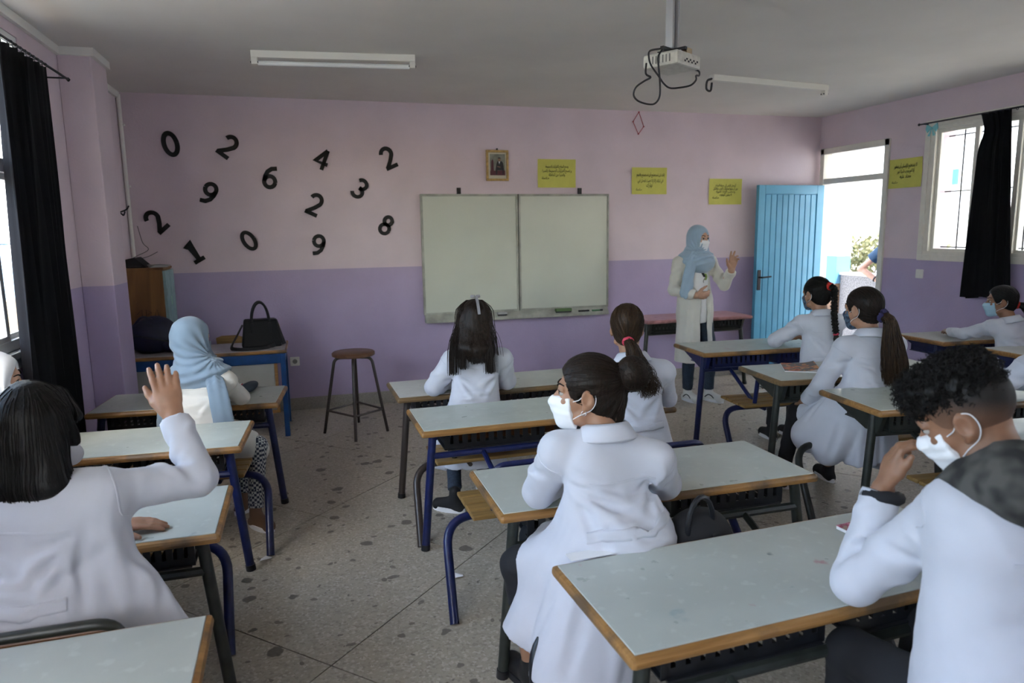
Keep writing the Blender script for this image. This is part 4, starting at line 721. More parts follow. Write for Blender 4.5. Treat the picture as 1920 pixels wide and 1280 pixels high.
    def mesh(s, smooth=1):
        f = s.f; f[[0, -1]] = .5; f[:, [0, -1]] = .5; f[:, :, [0, -1]] = .5; S = f < 0
        c = np.zeros(s.n-1, np.int8)
        for dx in (0, 1):
            for dy in (0, 1):
                for dz in (0, 1): c += S[dx:s.n[0]-1+dx, dy:s.n[1]-1+dy, dz:s.n[2]-1+dz]
        I = np.argwhere((c > 0) & (c < 8)); N = len(I); idx = np.full(s.n-1, -1, np.int32); idx[I[:, 0], I[:, 1], I[:, 2]] = np.arange(N)
        off = np.array([(dx, dy, dz) for dx in (0, 1) for dy in (0, 1) for dz in (0, 1)]); val = np.stack([f[I[:, 0]+o[0], I[:, 1]+o[1], I[:, 2]+o[2]] for o in off], 1)
        acc = np.zeros((N, 3)); cnt = np.zeros(N)
        for a in range(8):
            for b in range(a+1, 8):
                if abs(off[a]-off[b]).sum() == 1:
                    va, vb = val[:, a], val[:, b]; m = (va < 0) != (vb < 0); t = va[m]/(va[m]-vb[m]); acc[m] += off[a]+(off[b]-off[a])*t[:, None]; cnt[m] += 1
        V = (I+acc/cnt[:, None])*s.h+s.lo; Q = []
        for ax in range(3):
            o1, o2 = [(1, 2), (2, 0), (0, 1)][ax]; e = [slice(None)]*3; e2 = [slice(None)]*3; e[ax] = slice(0, -1); e2[ax] = slice(1, None); A0 = S[tuple(e)]; A1 = S[tuple(e2)]
            J = np.argwhere(A0 != A1); J = J[(J[:, o1] > 0) & (J[:, o2] > 0) & (J[:, o1] < s.n[o1]-1) & (J[:, o2] < s.n[o2]-1)]
            def cell(d1, d2):
                K = J.copy(); K[:, o1] -= d1; K[:, o2] -= d2; return idx[K[:, 0], K[:, 1], K[:, 2]]
            q = np.stack([cell(1, 1), cell(0, 1), cell(0, 0), cell(1, 0)], 1); inv = ~A0[J[:, 0], J[:, 1], J[:, 2]]; q[inv] = q[inv][:, ::-1]; Q.append(q)
        Q = np.concatenate(Q)
        for _ in range(smooth):
            e = np.concatenate([Q[:, [0, 1]], Q[:, [1, 2]], Q[:, [2, 3]], Q[:, [3, 0]]]); n = np.bincount(e[:, 0], minlength=N)+np.bincount(e[:, 1], minlength=N)
            V = V*.5+.5*np.stack([(np.bincount(e[:, 0], V[e[:, 1], i], N)+np.bincount(e[:, 1], V[e[:, 0], i], N))/np.maximum(n, 1) for i in range(3)], 1)
        return V, Q
def raw_mesh(name, V, Q, m, parent, extra=None, label=None):
    me = bpy.data.meshes.new(name); nq = len(Q); V = np.asarray(V)
    if extra is not None and len(extra[0]):
        Q2 = np.asarray(extra[1])+len(V); V = np.concatenate([V, extra[0]]); Q = np.concatenate([Q, Q2]); nq = len(Q)
    o = bpy.data.objects.new(name, me); COL.objects.link(o); o.parent = parent
    loc = np.zeros(3); pp = parent
    while pp is not None: loc = loc+np.array(pp.location); pp = pp.parent
    me.vertices.add(len(V)); me.vertices.foreach_set('co', (V-loc).astype(np.float32).ravel()); me.loops.add(nq*4); me.loops.foreach_set('vertex_index', Q.astype(np.int32).ravel())
    me.polygons.add(nq); me.polygons.foreach_set('loop_start', np.arange(0, nq*4, 4, dtype=np.int32)); me.polygons.foreach_set('loop_total', np.full(nq, 4, np.int32)); me.polygons.foreach_set('use_smooth', np.ones(nq, bool))
    me.update(calc_edges=True); me.materials.append(m)
    if label: o['label'] = label
    return o
def strands(paths, r0, r1=None, sides=4):
    """paths (N,K,3) -> tubes as one quad set"""
    P = np.asarray(paths, float); N, K, _ = P.shape; T = np.gradient(P, axis=1); T /= np.maximum(np.linalg.norm(T, axis=2, keepdims=True), 1e-9)
    up = np.array([.31, .52, .79]); B = np.cross(T, up); B /= np.maximum(np.linalg.norm(B, axis=2, keepdims=True), 1e-9); C = np.cross(T, B)
    w = np.linspace(1, 0, K)[None, :, None]; rr = (r0*w+(r1 if r1 is not None else r0*.3)*(1-w)); ring = [P+(B*math.cos(a)+C*math.sin(a))*rr for a in np.arange(sides)*2*pi/sides]
    V = np.stack(ring, 2).reshape(-1, 3); base = (np.arange(N)[:, None, None]*K+np.arange(K-1)[None, :, None])*sides; j = np.arange(sides)[None, None, :]; j2 = (j+1) % sides
    Q = np.stack([base+j, base+j2, base+sides+j2, base+sides+j], -1).reshape(-1, 4); return V, Q
def wob(P, seed, sc, amp):
    rs = np.random.RandomState(seed); o = 0
    for k in range(5): w = rs.randn(3)*sc; o = o+np.sin(P@w+rs.rand()*6.28)
    return o*amp/5
def crease(P, a, b, w, amp, c=None):
    a, b = A(a), A(b)
    if c is not None: c = A(c); return np.where(True, np.maximum.reduce([crease(P, a, c, w, amp), crease(P, c, b, w, amp)]) if amp > 0 else np.minimum.reduce([crease(P, a, c, w, amp), crease(P, c, b, w, amp)]), 0)
    ab = b-a; L2 = ab@ab; t = np.clip((P-a)@ab/L2, 0, 1); d = np.linalg.norm(P-a-t[:, None]*ab, axis=1)/w; return amp*np.sin(pi*np.clip(t*.9+.05, 0, 1))**.6*np.exp(-d*d)*(1-.6*d*d)
def head_mat(yaw, pitch, roll=0):
    """columns: right, forward, up.  yaw turns left (+) from +y, pitch looks up (+)"""
    M = Matrix.Rotation(yaw, 3, 'Z') @ Matrix.Rotation(pitch, 3, 'X') @ Matrix.Rotation(roll, 3, 'Y'); return np.array(M)
def hand(F, w, f, n, right, hl, curl=(15, 20, 15), spread=.10, thumb=(.55, .75, .15), fc=None, h=None):
    f = unit(f); n = A(n); n = unit(n-f*(n@f)); t = np.cross(f, n)*(1 if right else -1); w = A(w)
    F.chain([w-f*.02, w+f*.12*hl, w+f*.34*hl], [.155*hl, .165*hl, .19*hl], k=.012, n=n, q=1.75)
    F.cap(w+f*.30*hl+t*.13*hl, w+f*.46*hl+t*.15*hl, .10*hl, .078*hl, .012, n=n, q=1.35); F.cap(w+f*.30*hl-t*.10*hl, w+f*.43*hl-t*.14*hl, .10*hl, .072*hl, .012, n=n, q=1.35); F.cap(w+f*.34*hl, w+f*.48*hl, .10*hl, .078*hl, .012, n=n, q=1.35)
    for i, (tt, ff, L) in enumerate(((.165, .48, .46), (.055, .50, .51), (-.055, .49, .47), (-.155, .44, .37))):
        p = w+f*ff*hl+t*tt*hl; d = unit(f+t*tt*spread*10*.5); ang = 0; cs = (fc[i] if fc else curl); r = [.060, .055, .048, .043]; q = [p-f*.06*hl, p]
        for seg, a in zip((.45, .31, .24), cs):
            ang += math.radians(a); dd = d*math.cos(ang)+n*math.sin(ang); p = p+dd*L*seg*hl; q.append(p)
        F.chain(q, [.062*hl, .062*hl, .056*hl, .051*hl, .044*hl], k=.004)
    b = w+f*.14*hl+t*.13*hl; dt = unit(f*thumb[0]+t*thumb[1]+n*thumb[2]); b1 = b+dt*.22*hl; d2 = unit(dt+f*.55); b2 = b1+d2*.19*hl; b3 = b2+unit(d2+f*.2)*.14*hl
    F.chain([b, b1, b2, b3], [.098*hl, .074*hl, .060*hl, .048*hl], k=.009)
def person(label, loc, N, P, head, hm, hs, fwd, SL, SR, EL, WL, ER, WR, hl, hr, knees, ankles, s=.85, seat=True, skinm=SK1, coat=COAT, hairm=HBLK, hair='tail', mask=None, scarf=None,
           coat_extra=(), vox=.006, cvox=.007, trousers=BLKCL, shoes=BLKCL, bare_shin=False, creases=(), eyes=True, hairfn=None, opencoat=None, belt=True, sleeve=1.0, girth=1.0, seed=1, collar=True, cuffs=(True, True), legs=True, sleeve_ends=None, hem_z=None, shoe_fn=None, thigh=True, wr=2.3):
    root = thing('person', label, 'person', (loc[0], loc[1], loc[2]), 0)
    N, P, Hc, SL, SR, EL, WL, ER, WR = map(A, (N, P, head, SL, SR, EL, WL, ER, WR)); fwd = unit(fwd); up = unit(N-P); right = unit(np.cross(fwd, up)); fw = np.cross(up, right); K = hs/.232
    hp = lambda x, y, z: Hc+hm@(A((x, y, z))*K)
    pts = [N, P, SL, SR, EL, WL, ER, WR]+[hp(x, y, z) for x in (-.1, .1) for y in (-.12, .14) for z in (-.13, .13)]
    hands = []
    for Wp, hd, rt in ((WL, hl, False), (WR, hr, True)):
        if hd: pts.append(Wp+unit(hd['f'])*.2*s)
    HLg = [P-right*.085*s, P+right*.085*s]
    if legs: pts += [*map(A, knees), *map(A, ankles)]
    pts = np.array(pts); lo, hi = pts.min(0)-.13, pts.max(0)+.13
    # ---- body, one continuous surface
    F = Field(lo, hi, vox)
    def skull(F, g=0.0):
        F.ell(hp(0, -.012, .030), A((.074+g, .094+g, .084+g))*K, hm, .02); return F
    skull(F); F.ell(hp(0, .026, -.028), A((.059, .064, .080))*K, hm, .025*K); F.ell(hp(0, .062, -.094), A((.026, .022, .020))*K, hm, .02*K)
    for sx in (-1, 1):
        F.ell(hp(sx*.034, .058, -.030), A((.026, .026, .026))*K, hm, .02*K); F.cap(hp(sx*.052, .02, -.075), hp(sx*.02, .06, -.098), .016*K, .016*K, .02*K)
        F.ell(hp(sx*.031, .096, .004), A((.017, .016, .012))*K, hm, .010*K, op='s')
    F.cap(hp(-.034, .080, .022), hp(.034, .080, .022), .012*K, .012*K, .012*K); F.cap(hp(0, .084, .008), hp(0, .106, -.030), .008*K, .012*K, .008*K)
    for sx in (-1, 1): F.ell(hp(sx*.011, .096, -.035), A((.009, .010, .008))*K, hm, .006*K); F.cap(hp(sx*.045, .078, .0125), hp(sx*.018, .085, .0135), .0075*K, .0075*K, .004*K)
    F.cap(hp(-.018, .084, -.060), hp(.018, .084, -.060), .0065*K, .0065*K, .006*K); F.cap(hp(-.014, .083, -.070), hp(.014, .083, -.070), .008*K, .008*K, .006*K)
    for sx in (-1, 1):
        R = hm @ np.array(Matrix.Rotation(sx*-.35, 3, 'Z') @ Matrix.Rotation(-.15, 3, 'X')); F.ell(hp(sx*.080, -.006, -.006), A((.011, .023, .034))*K, R, .006*K); F.ell(hp(sx*.090, -.001, -.002), A((.008, .013, .020))*K, R, .005*K, op='s'); F.ell(hp(sx*.078, .004, -.036), A((.007, .010, .010))*K, R, .006*K)
    nb = N-up*.01; F.cap(hp(0, -.022, -.05), nb, .052*K, .054*K, .03*K)
    ar = s*girth
    F.cap(P, P+(N-P)*.45, .10*s, .085*s, .03, n=fw, q=1.3); F.cap(P+(N-P)*.45, P+(N-P)*.82, .085*s, .085*s, .03, n=fw, q=1.2); F.cap(nb, SL, .04*s, .035*s, .03); F.cap(nb, SR, .04*s, .035*s, .03)
    for S_, E_, W_ in ((SL, EL, WL), (SR, ER, WR)): F.chain([S_, E_, W_], [.042*s, .035*s, .027*s], .02); F.cap(E_+(W_-E_)*.25, W_, .036*s, .026*s, .01)
    for Wp, hd, rt in ((WL, hl, False), (WR, hr, True)):
        if hd: hand(F, Wp, hd['f'], hd['n'], rt, hd.get('hl', .175*s), hd.get('curl', (15, 22, 15)), hd.get('spread', .1), hd.get('thumb', (.55, .75, .15)), hd.get('fc'))
    if legs:
        for i in (0, 1): F.chain([HLg[i], knees[i], ankles[i]], [.072*s, .052*s, .034*s], .02); F.cap(A(knees[i])+(A(ankles[i])-A(knees[i]))*.12, A(knees[i])+(A(ankles[i])-A(knees[i]))*.5, .052*s, .046*s, .02)
    V, Q = F.mesh(1); raw_mesh('body', V, Q, skinm, root)
    # ---- eyes and brows
    if eyes:
        for sx in (-1, 1):
            e = MB(); c = hp(sx*.031, .0775, .004); r = .0125*K; n = 12
            e.lathe([(max(.0004, r*math.sin(a)), -r*math.cos(a)) for a in np.linspace(0, pi, 9)], (0, 0, 0), 12); v = [Vector((hm @ np.array((p[0], p[2], -p[1])))+c-A(loc)) for p in e.v]; e.v = [tuple(p) for p in v]
            eo = e.build('eye', EYE, root, smooth=True)
            ir = MB(); ir.lathe([(max(.0003, r*1.03*math.sin(a)), r*1.03*math.cos(a)) for a in np.linspace(rad_(44), .02, 5)], (0, 0, 0), 14); ir.v = [tuple((hm @ np.array((p[0], p[2], -p[1])))+c-A(loc)) for p in ir.v]; ir.build('iris', IRISM, eo)
            bp = [hp(sx*(.016+.034*t), .0925-.020*t*t, .024+.008*math.sin(pi*t*.8)) for t in np.linspace(0, 1, 6)]; bv, bq = strands([F.snap(np.array(bp), .001)], .0042*K, .002*K, 5); raw_mesh('eyebrow', bv, bq, hairm, root); lv, lq = strands([[tuple(hp(sx*(.017+.029*t), .0915-.009*t*t, .0075+.003*math.sin(pi*t))) for t in np.linspace(0, 1, 7)]], .0018*K, .0014*K, 5); raw_mesh('eyelashes', lv, lq, HBLK, root)
    # ---- hair
    if hair and not scarf:
        hx = {'long': (.16, .16, .40), 'bob': (.05, .05, .14), 'bun': (.10, .10, .04)}.get(hair, (.02, .02, .02)); hb_ = A([hp(x, y, z) for x in (-.12, .12) for y in (-.14, .12) for z in (-.12, .14)])
        G = Field(hb_.min(0)-A(hx), hb_.max(0)+A((hx[0], hx[1], .03)), min(vox, .006))
        sh = .006 if hair == 'fade' else .013
        G.ell(hp(0, -.013, .033), A((.074+sh, .094+sh, .086+sh))*K, hm, .02)
        if hair != 'fade': G.ell(hp(0, -.05, -.03), A((.066, .058, .060))*K, hm, .03*K)
        G.ell(hp(0, .122, -.026), A((.090, .096, .104))*K, hm, .012*K, op='s'); G.ell(hp(0, .05, -.09), A((.10, .075, .085))*K, hm, .012*K, op='s')
        for sx in (-1, 1): G.ell(hp(sx*.092, .005, -.018), A((.030, .026, .042))*K, hm, .008*K, op='s')
        ex = hairfn(G, hp, hm, K, root) if hairfn else None
        V, Q = G.mesh(1); raw_mesh('hair', V, Q, hairm, root, ex)
    # ---- mask
    if mask:
        M_ = Field(A([hp(x, y, z) for x in (-.09, .09) for y in (-.02, .14) for z in (-.14, .04)]).min(0), A([hp(x, y, z) for x in (-.09, .09) for y in (-.02, .14) for z in (-.14, .04)]).max(0), .0035)
        M_.ell(hp(0, .026, -.042), A((.073, .075, .086))*K, hm, .01); M_.cap(hp(0, .088, -.004), hp(0, .107, -.034), .009*K, .015*K, .025*K); M_.cap(hp(0, .094, -.04), hp(0, .074, -.098), .018*K, .024*K, .03*K)
        M_.half(hp(0, .09, -.012), hm @ unit((0, .10, 1))); M_.half(hp(0, .03, -.117), hm @ unit((0, -.25, -1))); M_.half(hp(0, .020, -.05), hm @ unit((0, -1, -.12)))
        for sx in (-1, 1): M_.half(hp(sx*.050, .040, -.05), hm @ unit((sx*.55, -.85, .12)))
        inv = hm.T
        M_.warp(lambda Pp: .0012*np.sin(((Pp-Hc)@inv.T)[:, 2]/K/.0045)*np.exp(-((((Pp-Hc)@inv.T)[:, 2]/K+.052)/.03)**4), .01)
        V, Q = M_.mesh(1); mo = raw_mesh('face_mask', V, Q, mask, root)
        for sx in (-1, 1):
            pt = smoothpath([hp(sx*.064, .042, -.018), hp(sx*.077, .020, -.006), hp(sx*.080, .0, .022), hp(sx*.083, -.024, .018), hp(sx*.080, -.030, -.012), hp(sx*.077, -.016, -.040), hp(sx*.072, .016, -.058), hp(sx*.060, .040, -.076)], 4)
            v, q = strands([[tuple(p) for p in pt]], .0014, .0014, 6); raw_mesh('ear_loop', v, q, MASKW, root)
    # ---- coat
    if coat:
        cp = [SL, SR, EL, WL, ER, WR, P, N]+[A(p) for e in coat_extra for p in e[:2]]; m_ = .17+max([e[2] for e in coat_extra] or [0])*.5
        C = Field(A(cp).min(0)-m_, A(cp).max(0)+m_, cvox); g = girth*s; wd = right*.045*g
        for sg in (-1, 1):
            C.cap(P+wd*sg*1.2, P+(N-P)*.42+wd*sg*.9, .115*g, .098*g, .04, n=fw, q=1.12); C.cap(P+(N-P)*.42+wd*sg*.9, P+(N-P)*.78+wd*sg*1.1, .098*g, .098*g, .04, n=fw, q=1.18)
        C.cap(SL, SR, .060*s, .060*s, .05); C.cap(N-up*.015*s, SL, .052*s, .058*s, .04); C.cap(N-up*.015*s, SR, .052*s, .058*s, .04); C.cap(P+(N-P)*.8, N-up*.01, .09*s, .055*s, .04, n=fw, q=1.1)
        if seat and legs and thigh:
            for i in (0, 1): C.cap(HLg[i]+(A(knees[i])-HLg[i])*.05, HLg[i]+(A(knees[i])-HLg[i])*.86, .098*s, .080*s, .05, flat=(0, 1))
            C.cap((HLg[0]+HLg[1])/2, (A(knees[0])+A(knees[1]))/2*.8+(HLg[0]+HLg[1])/2*.2, .085*s, .07*s, .05)
        for e in coat_extra:
            a, b, ra, rb = e[:4]; o = e[4] if len(e) > 4 else {}; C.cap(a, b, ra, rb, o.get('k', .05), n=(unit(o['n']) if 'n' in o else None), q=o.get('q', 1.0), flat=o.get('flat', (0, 0)))
        for S_, E_, W_, ed in ((SL, EL, WL, 0), (SR, ER, WR, 1)):
            d = unit(W_-E_); C.cap(S_, E_, .062*s*sleeve, .054*s*sleeve, .025); C.cap(E_, W_-d*.012, .054*s*sleeve, .043*s*sleeve, .02, flat=(0, 1))
            C.cap(W_-d*.075*s, W_-d*.010, .046*s*sleeve, .045*s*sleeve, .004, flat=(1, 1))
        if hem_z is not None: C.half((0, 0, hem_z), (0, 0, -1))
        if opencoat: opencoat(C)
        rs = np.random.RandomState(seed); cr = list(creases)
        for S_, E_, W_ in ((SL, EL, WL), (SR, ER, WR)):
            d1, d2 = unit(E_-S_), unit(W_-E_); inn = unit(d2-d1) if np.linalg.norm(d2-d1) > .1 else fw; sd = np.cross(d1, inn)
            for k in range(5):
                t = (k-2)*.021+rs.randn()*.004; base = E_+(d2 if t > 0 else d1)*abs(t)*(1 if t > 0 else -1)+inn*.038*s; cr.append((base-sd*.045*s+d1*.012*rs.randn(), base+sd*.045*s+d2*.012*rs.randn(), .0085, .006))
            for k in range(4):
                t = .15+.2*k+rs.rand()*.08; c0 = S_+(E_-S_)*t; a = unit(rs.randn(3)); a = unit(a-d1*(a@d1)); b2 = np.cross(d1, a); cr.append((c0+a*.055*s-d1*.03, c0+b2*.055*s+d1*.045, .011, .005*(1 if k % 2 else -1)))
            for k in range(3):
                t = .3+.22*k+rs.rand()*.06; c0 = E_+(W_-E_)*t; a = unit(rs.randn(3)); a = unit(a-d2*(a@d2)); b2 = np.cross(d2, a); cr.append((c0+a*.045*s-d2*.025, c0+b2*.045*s+d2*.03, .009, .004*(1 if k % 2 else -1)))
            arm = S_+(P-S_)*.22-fw*.05*s
            for k in range(4): tgt = P+(N-P)*(.15+.15*k)-fw*.11*g+right*(rs.randn()*.02); cr.append((arm, arm+(tgt-arm)*.75, .010, .005*(1 if k % 2 else -1)))
        for k in range(5): zc = P+(N-P)*(.22+.045*k)-fw*.10*g; cr.append((zc-right*(.10+.02*rs.randn())*g, zc+right*(.10+.02*rs.randn())*g+up*.03*rs.randn(), .009, .004*(1 if k % 2 else -1)))
        polys = [C.snap(np.array([A(c[0])*(1-t)+A(c[1])*t for t in np.linspace(0, 1, 9)]), 0, 3) for c in cr]
        def cw(Pp):
            o = wob(Pp, seed, 26, .005)+wob(Pp, seed+5, 60, .002)
            for c, pl in zip(cr, polys):
                w = c[2]*1.75; amp = c[3]*wr; mk = np.nonzero(((Pp > pl.min(0)-2.6*w) & (Pp < pl.max(0)+2.6*w)).all(1))[0]
                if not len(mk): continue
                q = Pp[mk]; best = np.full(len(q), 9.0); tt = np.zeros(len(q))
                for i in range(8):
                    ab = pl[i+1]-pl[i]; t = np.clip((q-pl[i])@ab/max(ab@ab, 1e-9), 0, 1); d = np.linalg.norm(q-pl[i]-t[:, None]*ab, axis=1); b_ = d < best; best[b_] = d[b_]; tt[b_] = (i+t[b_])/8
                d = best/w; o[mk] += amp*np.sin(pi*np.clip(tt*.9+.05, 0, 1))**.6*np.exp(-d*d)*(1-.6*d*d)
            return o
        C.warp(cw, .028)
        V, Q = C.mesh(1); co = raw_mesh('coat', V, Q, coat, root)
        def ribbon(name, cs, hw, th, axis, m=coat):   # a band lying on the coat surface
            cs = C.snap(np.array(cs), .002); G_ = C.grad(cs); ax = np.array([unit(axis)]*len(cs)); rows = [C.snap(cs+ax*hw*u, th) for u in (-1, -.5, 0, .5, 1)]; inn = [C.snap(cs+ax*hw*u, -.003) for u in (1, -1)]; R_ = np.stack(rows+inn, 1); n_, k_ = R_.shape[:2]
            q_ = [(i*k_+j, i*k_+(j+1) % k_, (i+1)*k_+(j+1) % k_, (i+1)*k_+j) for i in range(n_-1) for j in range(k_)]; return raw_mesh(name, R_.reshape(-1, 3), np.array(q_), m, co)
        if belt:
            c0 = P+(N-P)*.30; hwid = .115*g; ribbon('back_belt', [c0-fw*.12*g+right*u*hwid+fw*.05*g*abs(u)**2 for u in np.linspace(-1, 1, 17)], .021*s, .0045, up)
        ribbon('yoke_seam', [N-up*.13*s-fw*.10*g+right*u*.14*g for u in np.linspace(-1, 1, 17)], .0035, .0022, up)
        for S_, E_ in ((SL, EL), (SR, ER)):   # shoulder seams
            d1 = unit(E_-S_); a = unit(np.cross(d1, up) if abs(d1@up) < .95 else fw); b2 = np.cross(d1, a); c0 = S_+d1*.018; ribbon('sleeve_seam', [c0+(a*math.cos(t)+b2*math.sin(t))*.064*s for t in np.linspace(0, 2*pi, 21)], .003, .0022, d1)
        if collar:
            cn = unit(N-up*.02-hp(0, -.02, -.06))*-1; rows = []
            for (rr, hh) in ((.056, .045), (.061, .066), (.070, .058), (.094, .014), (.090, .006), (.072, .03)):
                rows.append([N+up*hh*s*1.0+(right*math.sin(t)*rr*1.08-fw*math.cos(t)*rr)*s*1.12+up*(-.018*s*abs(math.sin(t*.5))**2) for t in np.linspace(-2.55, 2.55, 33)])
            R_ = np.stack([np.array(r) for r in rows], 1); n_, k_ = R_.shape[:2]; q_ = [(i*k_+j, i*k_+(j+1) % k_, (i+1)*k_+(j+1) % k_, (i+1)*k_+j) for i in range(n_-1) for j in range(k_)]; raw_mesh('collar', R_.reshape(-1, 3), np.array(q_), coat, co)
    # ---- trousers and shoes
    if legs and trousers:
        T = Field(A([*HLg, *knees, *ankles]).min(0)-.14, A([*HLg, *knees, *ankles]).max(0)+.14, .009)
        for i in (0, 1):
            kn, an = A(knees[i]), A(ankles[i]); end = kn+(an-kn)*(.38 if bare_shin else .93); T.cap(HLg[i], kn, .083*s, .063*s, .03); T.cap(kn, end, .063*s, (.056 if bare_shin else .048)*s, .02, flat=(0, 1))
        T.warp(lambda Pp: wob(Pp, seed+9, 55, .004)); V, Q = T.mesh(1); raw_mesh('trousers', V, Q, trousers, root)
    if legs and shoes:
        for i in (0, 1):
            an = A(ankles[i]); d = an-A(knees[i]); tf = A(fwd); tf = unit((tf[0], tf[1], 0)) if shoe_fn is None else unit(shoe_fn[i]); S_ = Field(an-A((.22, .22, .14))*1.0, an+A((.22, .22, .12)), .006)
            h0 = A((an[0], an[1], .028))-tf*.035*s; t0 = A((an[0], an[1], .026))+tf*.135*s; S_.cap(h0, t0, .036*s, .040*s, .01); S_.cap(A((an[0], an[1], .05)), an+A((0, 0, .02)), .042*s, .040*s, .02); S_.cap(A((an[0], an[1], .06))+tf*.03*s, t0+A((0, 0, .012)), .036*s, .030*s, .02); S_.half((0, 0, .004), (0, 0, -1))
            V, Q = S_.mesh(1); so = raw_mesh('shoe', V, Q, shoes, root); sm = MB(); pr = [h0+A((0, 0, -h0[2]))+tf*(.085*s+ .125*s*math.cos(a))+np.cross(A((0, 0, 1)), tf)*.045*s*math.sin(a)*(1+.12*math.cos(a)) for a in np.linspace(0, 2*pi, 20)[:-1]]
            if shoes is TRAIN:
                for sg in (-1, 1): sd = np.cross(A((0, 0, 1)), tf)*sg; pl = S_.snap(np.array([h0+tf*(.03+.10*t)*s+sd*.05+A((0, 0, .012+.03*math.sin(pi*t))) for t in np.linspace(0, 1, 9)]), .001); v_, q_ = strands([pl], .006, .004, 5); raw_mesh('side_stripe', v_, q_, BLKCL, so)
            sm.prism([tuple(p-A(loc)) for p in pr], (0, 0, .026)); sm.build('sole', MASKW if shoes is not BLKSH else BLKCL, root)
    return root, F
EYE = mat('eye_white', (.46, .44, .41), .25); IRISM = mat('dark_iris', (.02, .012, .008), .2); BLKSH = mat('black_shoe_leather', (.012, .012, .013), .4); TRAIN = mat('white_trainer_leather', (.66, .66, .63), .5); CHUCK = mat('black_canvas', (.012, .012, .014), .8); BROWNSH = mat('brown_shoe', (.16, .09, .05), .6)
# ------------------------------------------------------------------ hair, scarf helpers
def rs_dirs(n, seed): d = np.random.RandomState(seed).randn(n, 3); return d/np.linalg.norm(d, axis=1, keepdims=True)
def flow(G, hp, hm, K, B, n, seed, r=.0011, frac=.9, steps=9, ok=lambda l: l[:, 1] < .075):
    d = rs_dirs(n, seed); Hc = hp(0, 0, 0); p = Hc+(d*A((.10, .12, .11))*K)@hm.T; p = G.snap(p, .0008, 6); l = (p-Hc)@hm/K; p = p[ok(l) & (np.abs(G.samp(p)) < .004)]; Bw = hp(*B); L = np.linalg.norm(Bw-p, axis=1, keepdims=True)*frac/steps; out = [p]
    for i in range(steps):
        T = Bw-p; g = G.grad(p); T = T-g*(T*g).sum(1, keepdims=True); T /= np.maximum(np.linalg.norm(T, axis=1, keepdims=True), 1e-6); p = G.snap(p+T*L, .0005+.0012*math.sin(pi*i/steps), 2); out.append(p)
    return strands(np.stack(out, 1), r*K*1.1, r*.6)
def resample(path, n):
    P = np.array([tuple(p) for p in smoothpath(path, 8)]); d = np.r_[0, np.cumsum(np.linalg.norm(np.diff(P, axis=0), axis=1))]; t = np.linspace(0, d[-1], n); return np.stack([np.interp(t, d, P[:, i]) for i in range(3)], 1)
def tail_part(root, name, path, radii, m, n, seed, curl=0.0, cf=3, flat=None, q=1.0, core=.8, r=.0013, fray=1.3, base_col=None):
    K_ = 16; C = resample(path, K_); R = np.interp(np.linspace(0, 1, K_), np.linspace(0, 1, len(radii)), radii); rs = np.random.RandomState(seed)
    T = np.gradient(C, axis=0); T /= np.linalg.norm(T, axis=1, keepdims=True); u = A(flat) if flat is not None else A((0, 1, .1)); U = u-T*(T@u)[:, None]; U /= np.linalg.norm(U, axis=1, keepdims=True); B = np.cross(T, U)
    a = rs.rand(n)*2*pi; rho = rs.rand(n)**.35; t = np.linspace(0, 1, K_); fr = 1+(fray-1)*rs.rand(n)[:, None]*t[None]**3; ph = rs.rand(n)*6.28; f = cf*(.7+.6*rs.rand(n))
    ca = np.cos(a)[:, None]*rho[:, None]*fr+curl*np.sin(2*pi*f[:, None]*t+ph[:, None])*t; sa = np.sin(a)[:, None]*rho[:, None]*fr+curl*np.cos(2*pi*f[:, None]*t+ph[:, None])*t
    ln = 1-.12*rs.rand(n); P = []
    for k in range(n):
        tt = t*ln[k]*(K_-1); i = np.clip(tt.astype(int), 0, K_-2); w = (tt-i)[:, None]; Ck = C[i]*(1-w)+C[i+1]*w; Rk = R[i]*(1-w[:, 0])+R[i+1]*w[:, 0]; P.append(Ck+B*(ca[k]*Rk)[:, None]+U*(sa[k]*Rk/q)[:, None])
    ex = strands(np.array(P), r, r*.5)
    G = Field(C.min(0)-max(radii)-.03, C.max(0)+max(radii)+.03, .006); k1 = int(K_*.86)
    for i in range(k1): G.cap(C[i], C[i+1], R[i]*core, R[i+1]*core*(1 if i < k1-1 else .6), .01, n=U[i], q=q)
    G.warp(lambda Pp: wob(Pp, seed, 130, .003)+wob(Pp, seed+2, 40, .005 if curl else .002)); V, Q = G.mesh(1); return raw_mesh(name, V, Q, m, root, ex)
def ring_part(root, name, c, axis, R, r, m, wav=.25):
    axis = unit(axis); a = unit(np.cross(axis, (.3, .5, .8))); b = np.cross(axis, a); c = A(c); p = [tuple(c+(a*math.cos(t)+b*math.sin(t))*R+axis*r*wav*math.sin(5*t)) for t in np.linspace(0, 2*pi, 25)]
    V, Q = strands([p], r, r, 8); return raw_mesh(name, V, Q, m, root)
def braid_part(root, path, R, m, seed):
    C = resample(path, 60); T = np.gradient(C, axis=0); T /= np.linalg.norm(T, axis=1, keepdims=True); U = A((0, 1, 0))-T*T[:, 1:2]; U /= np.linalg.norm(U, axis=1, keepdims=True); B = np.cross(T, U); t = np.linspace(0, 1, 60); P = []
    for k in range(3):
        ph = 2*pi*t*7+k*2*pi/3; P.append(C+B*(R*.62*np.sin(ph))[:, None]+U*(R*.42*np.sin(2*ph))[:, None])
    V, Q = strands(np.array(P), R*.56, R*.40, 8); ex = []
    rs = np.random.RandomState(seed)
    for p in P:
        for j in range(14): a = rs.rand()*6.28; ex.append((p+B*math.cos(a)*R*.52+U*math.sin(a)*R*.52)[::4])
    return raw_mesh('plait', V, Q, m, root, strands(np.array(ex), .0016, .0012))
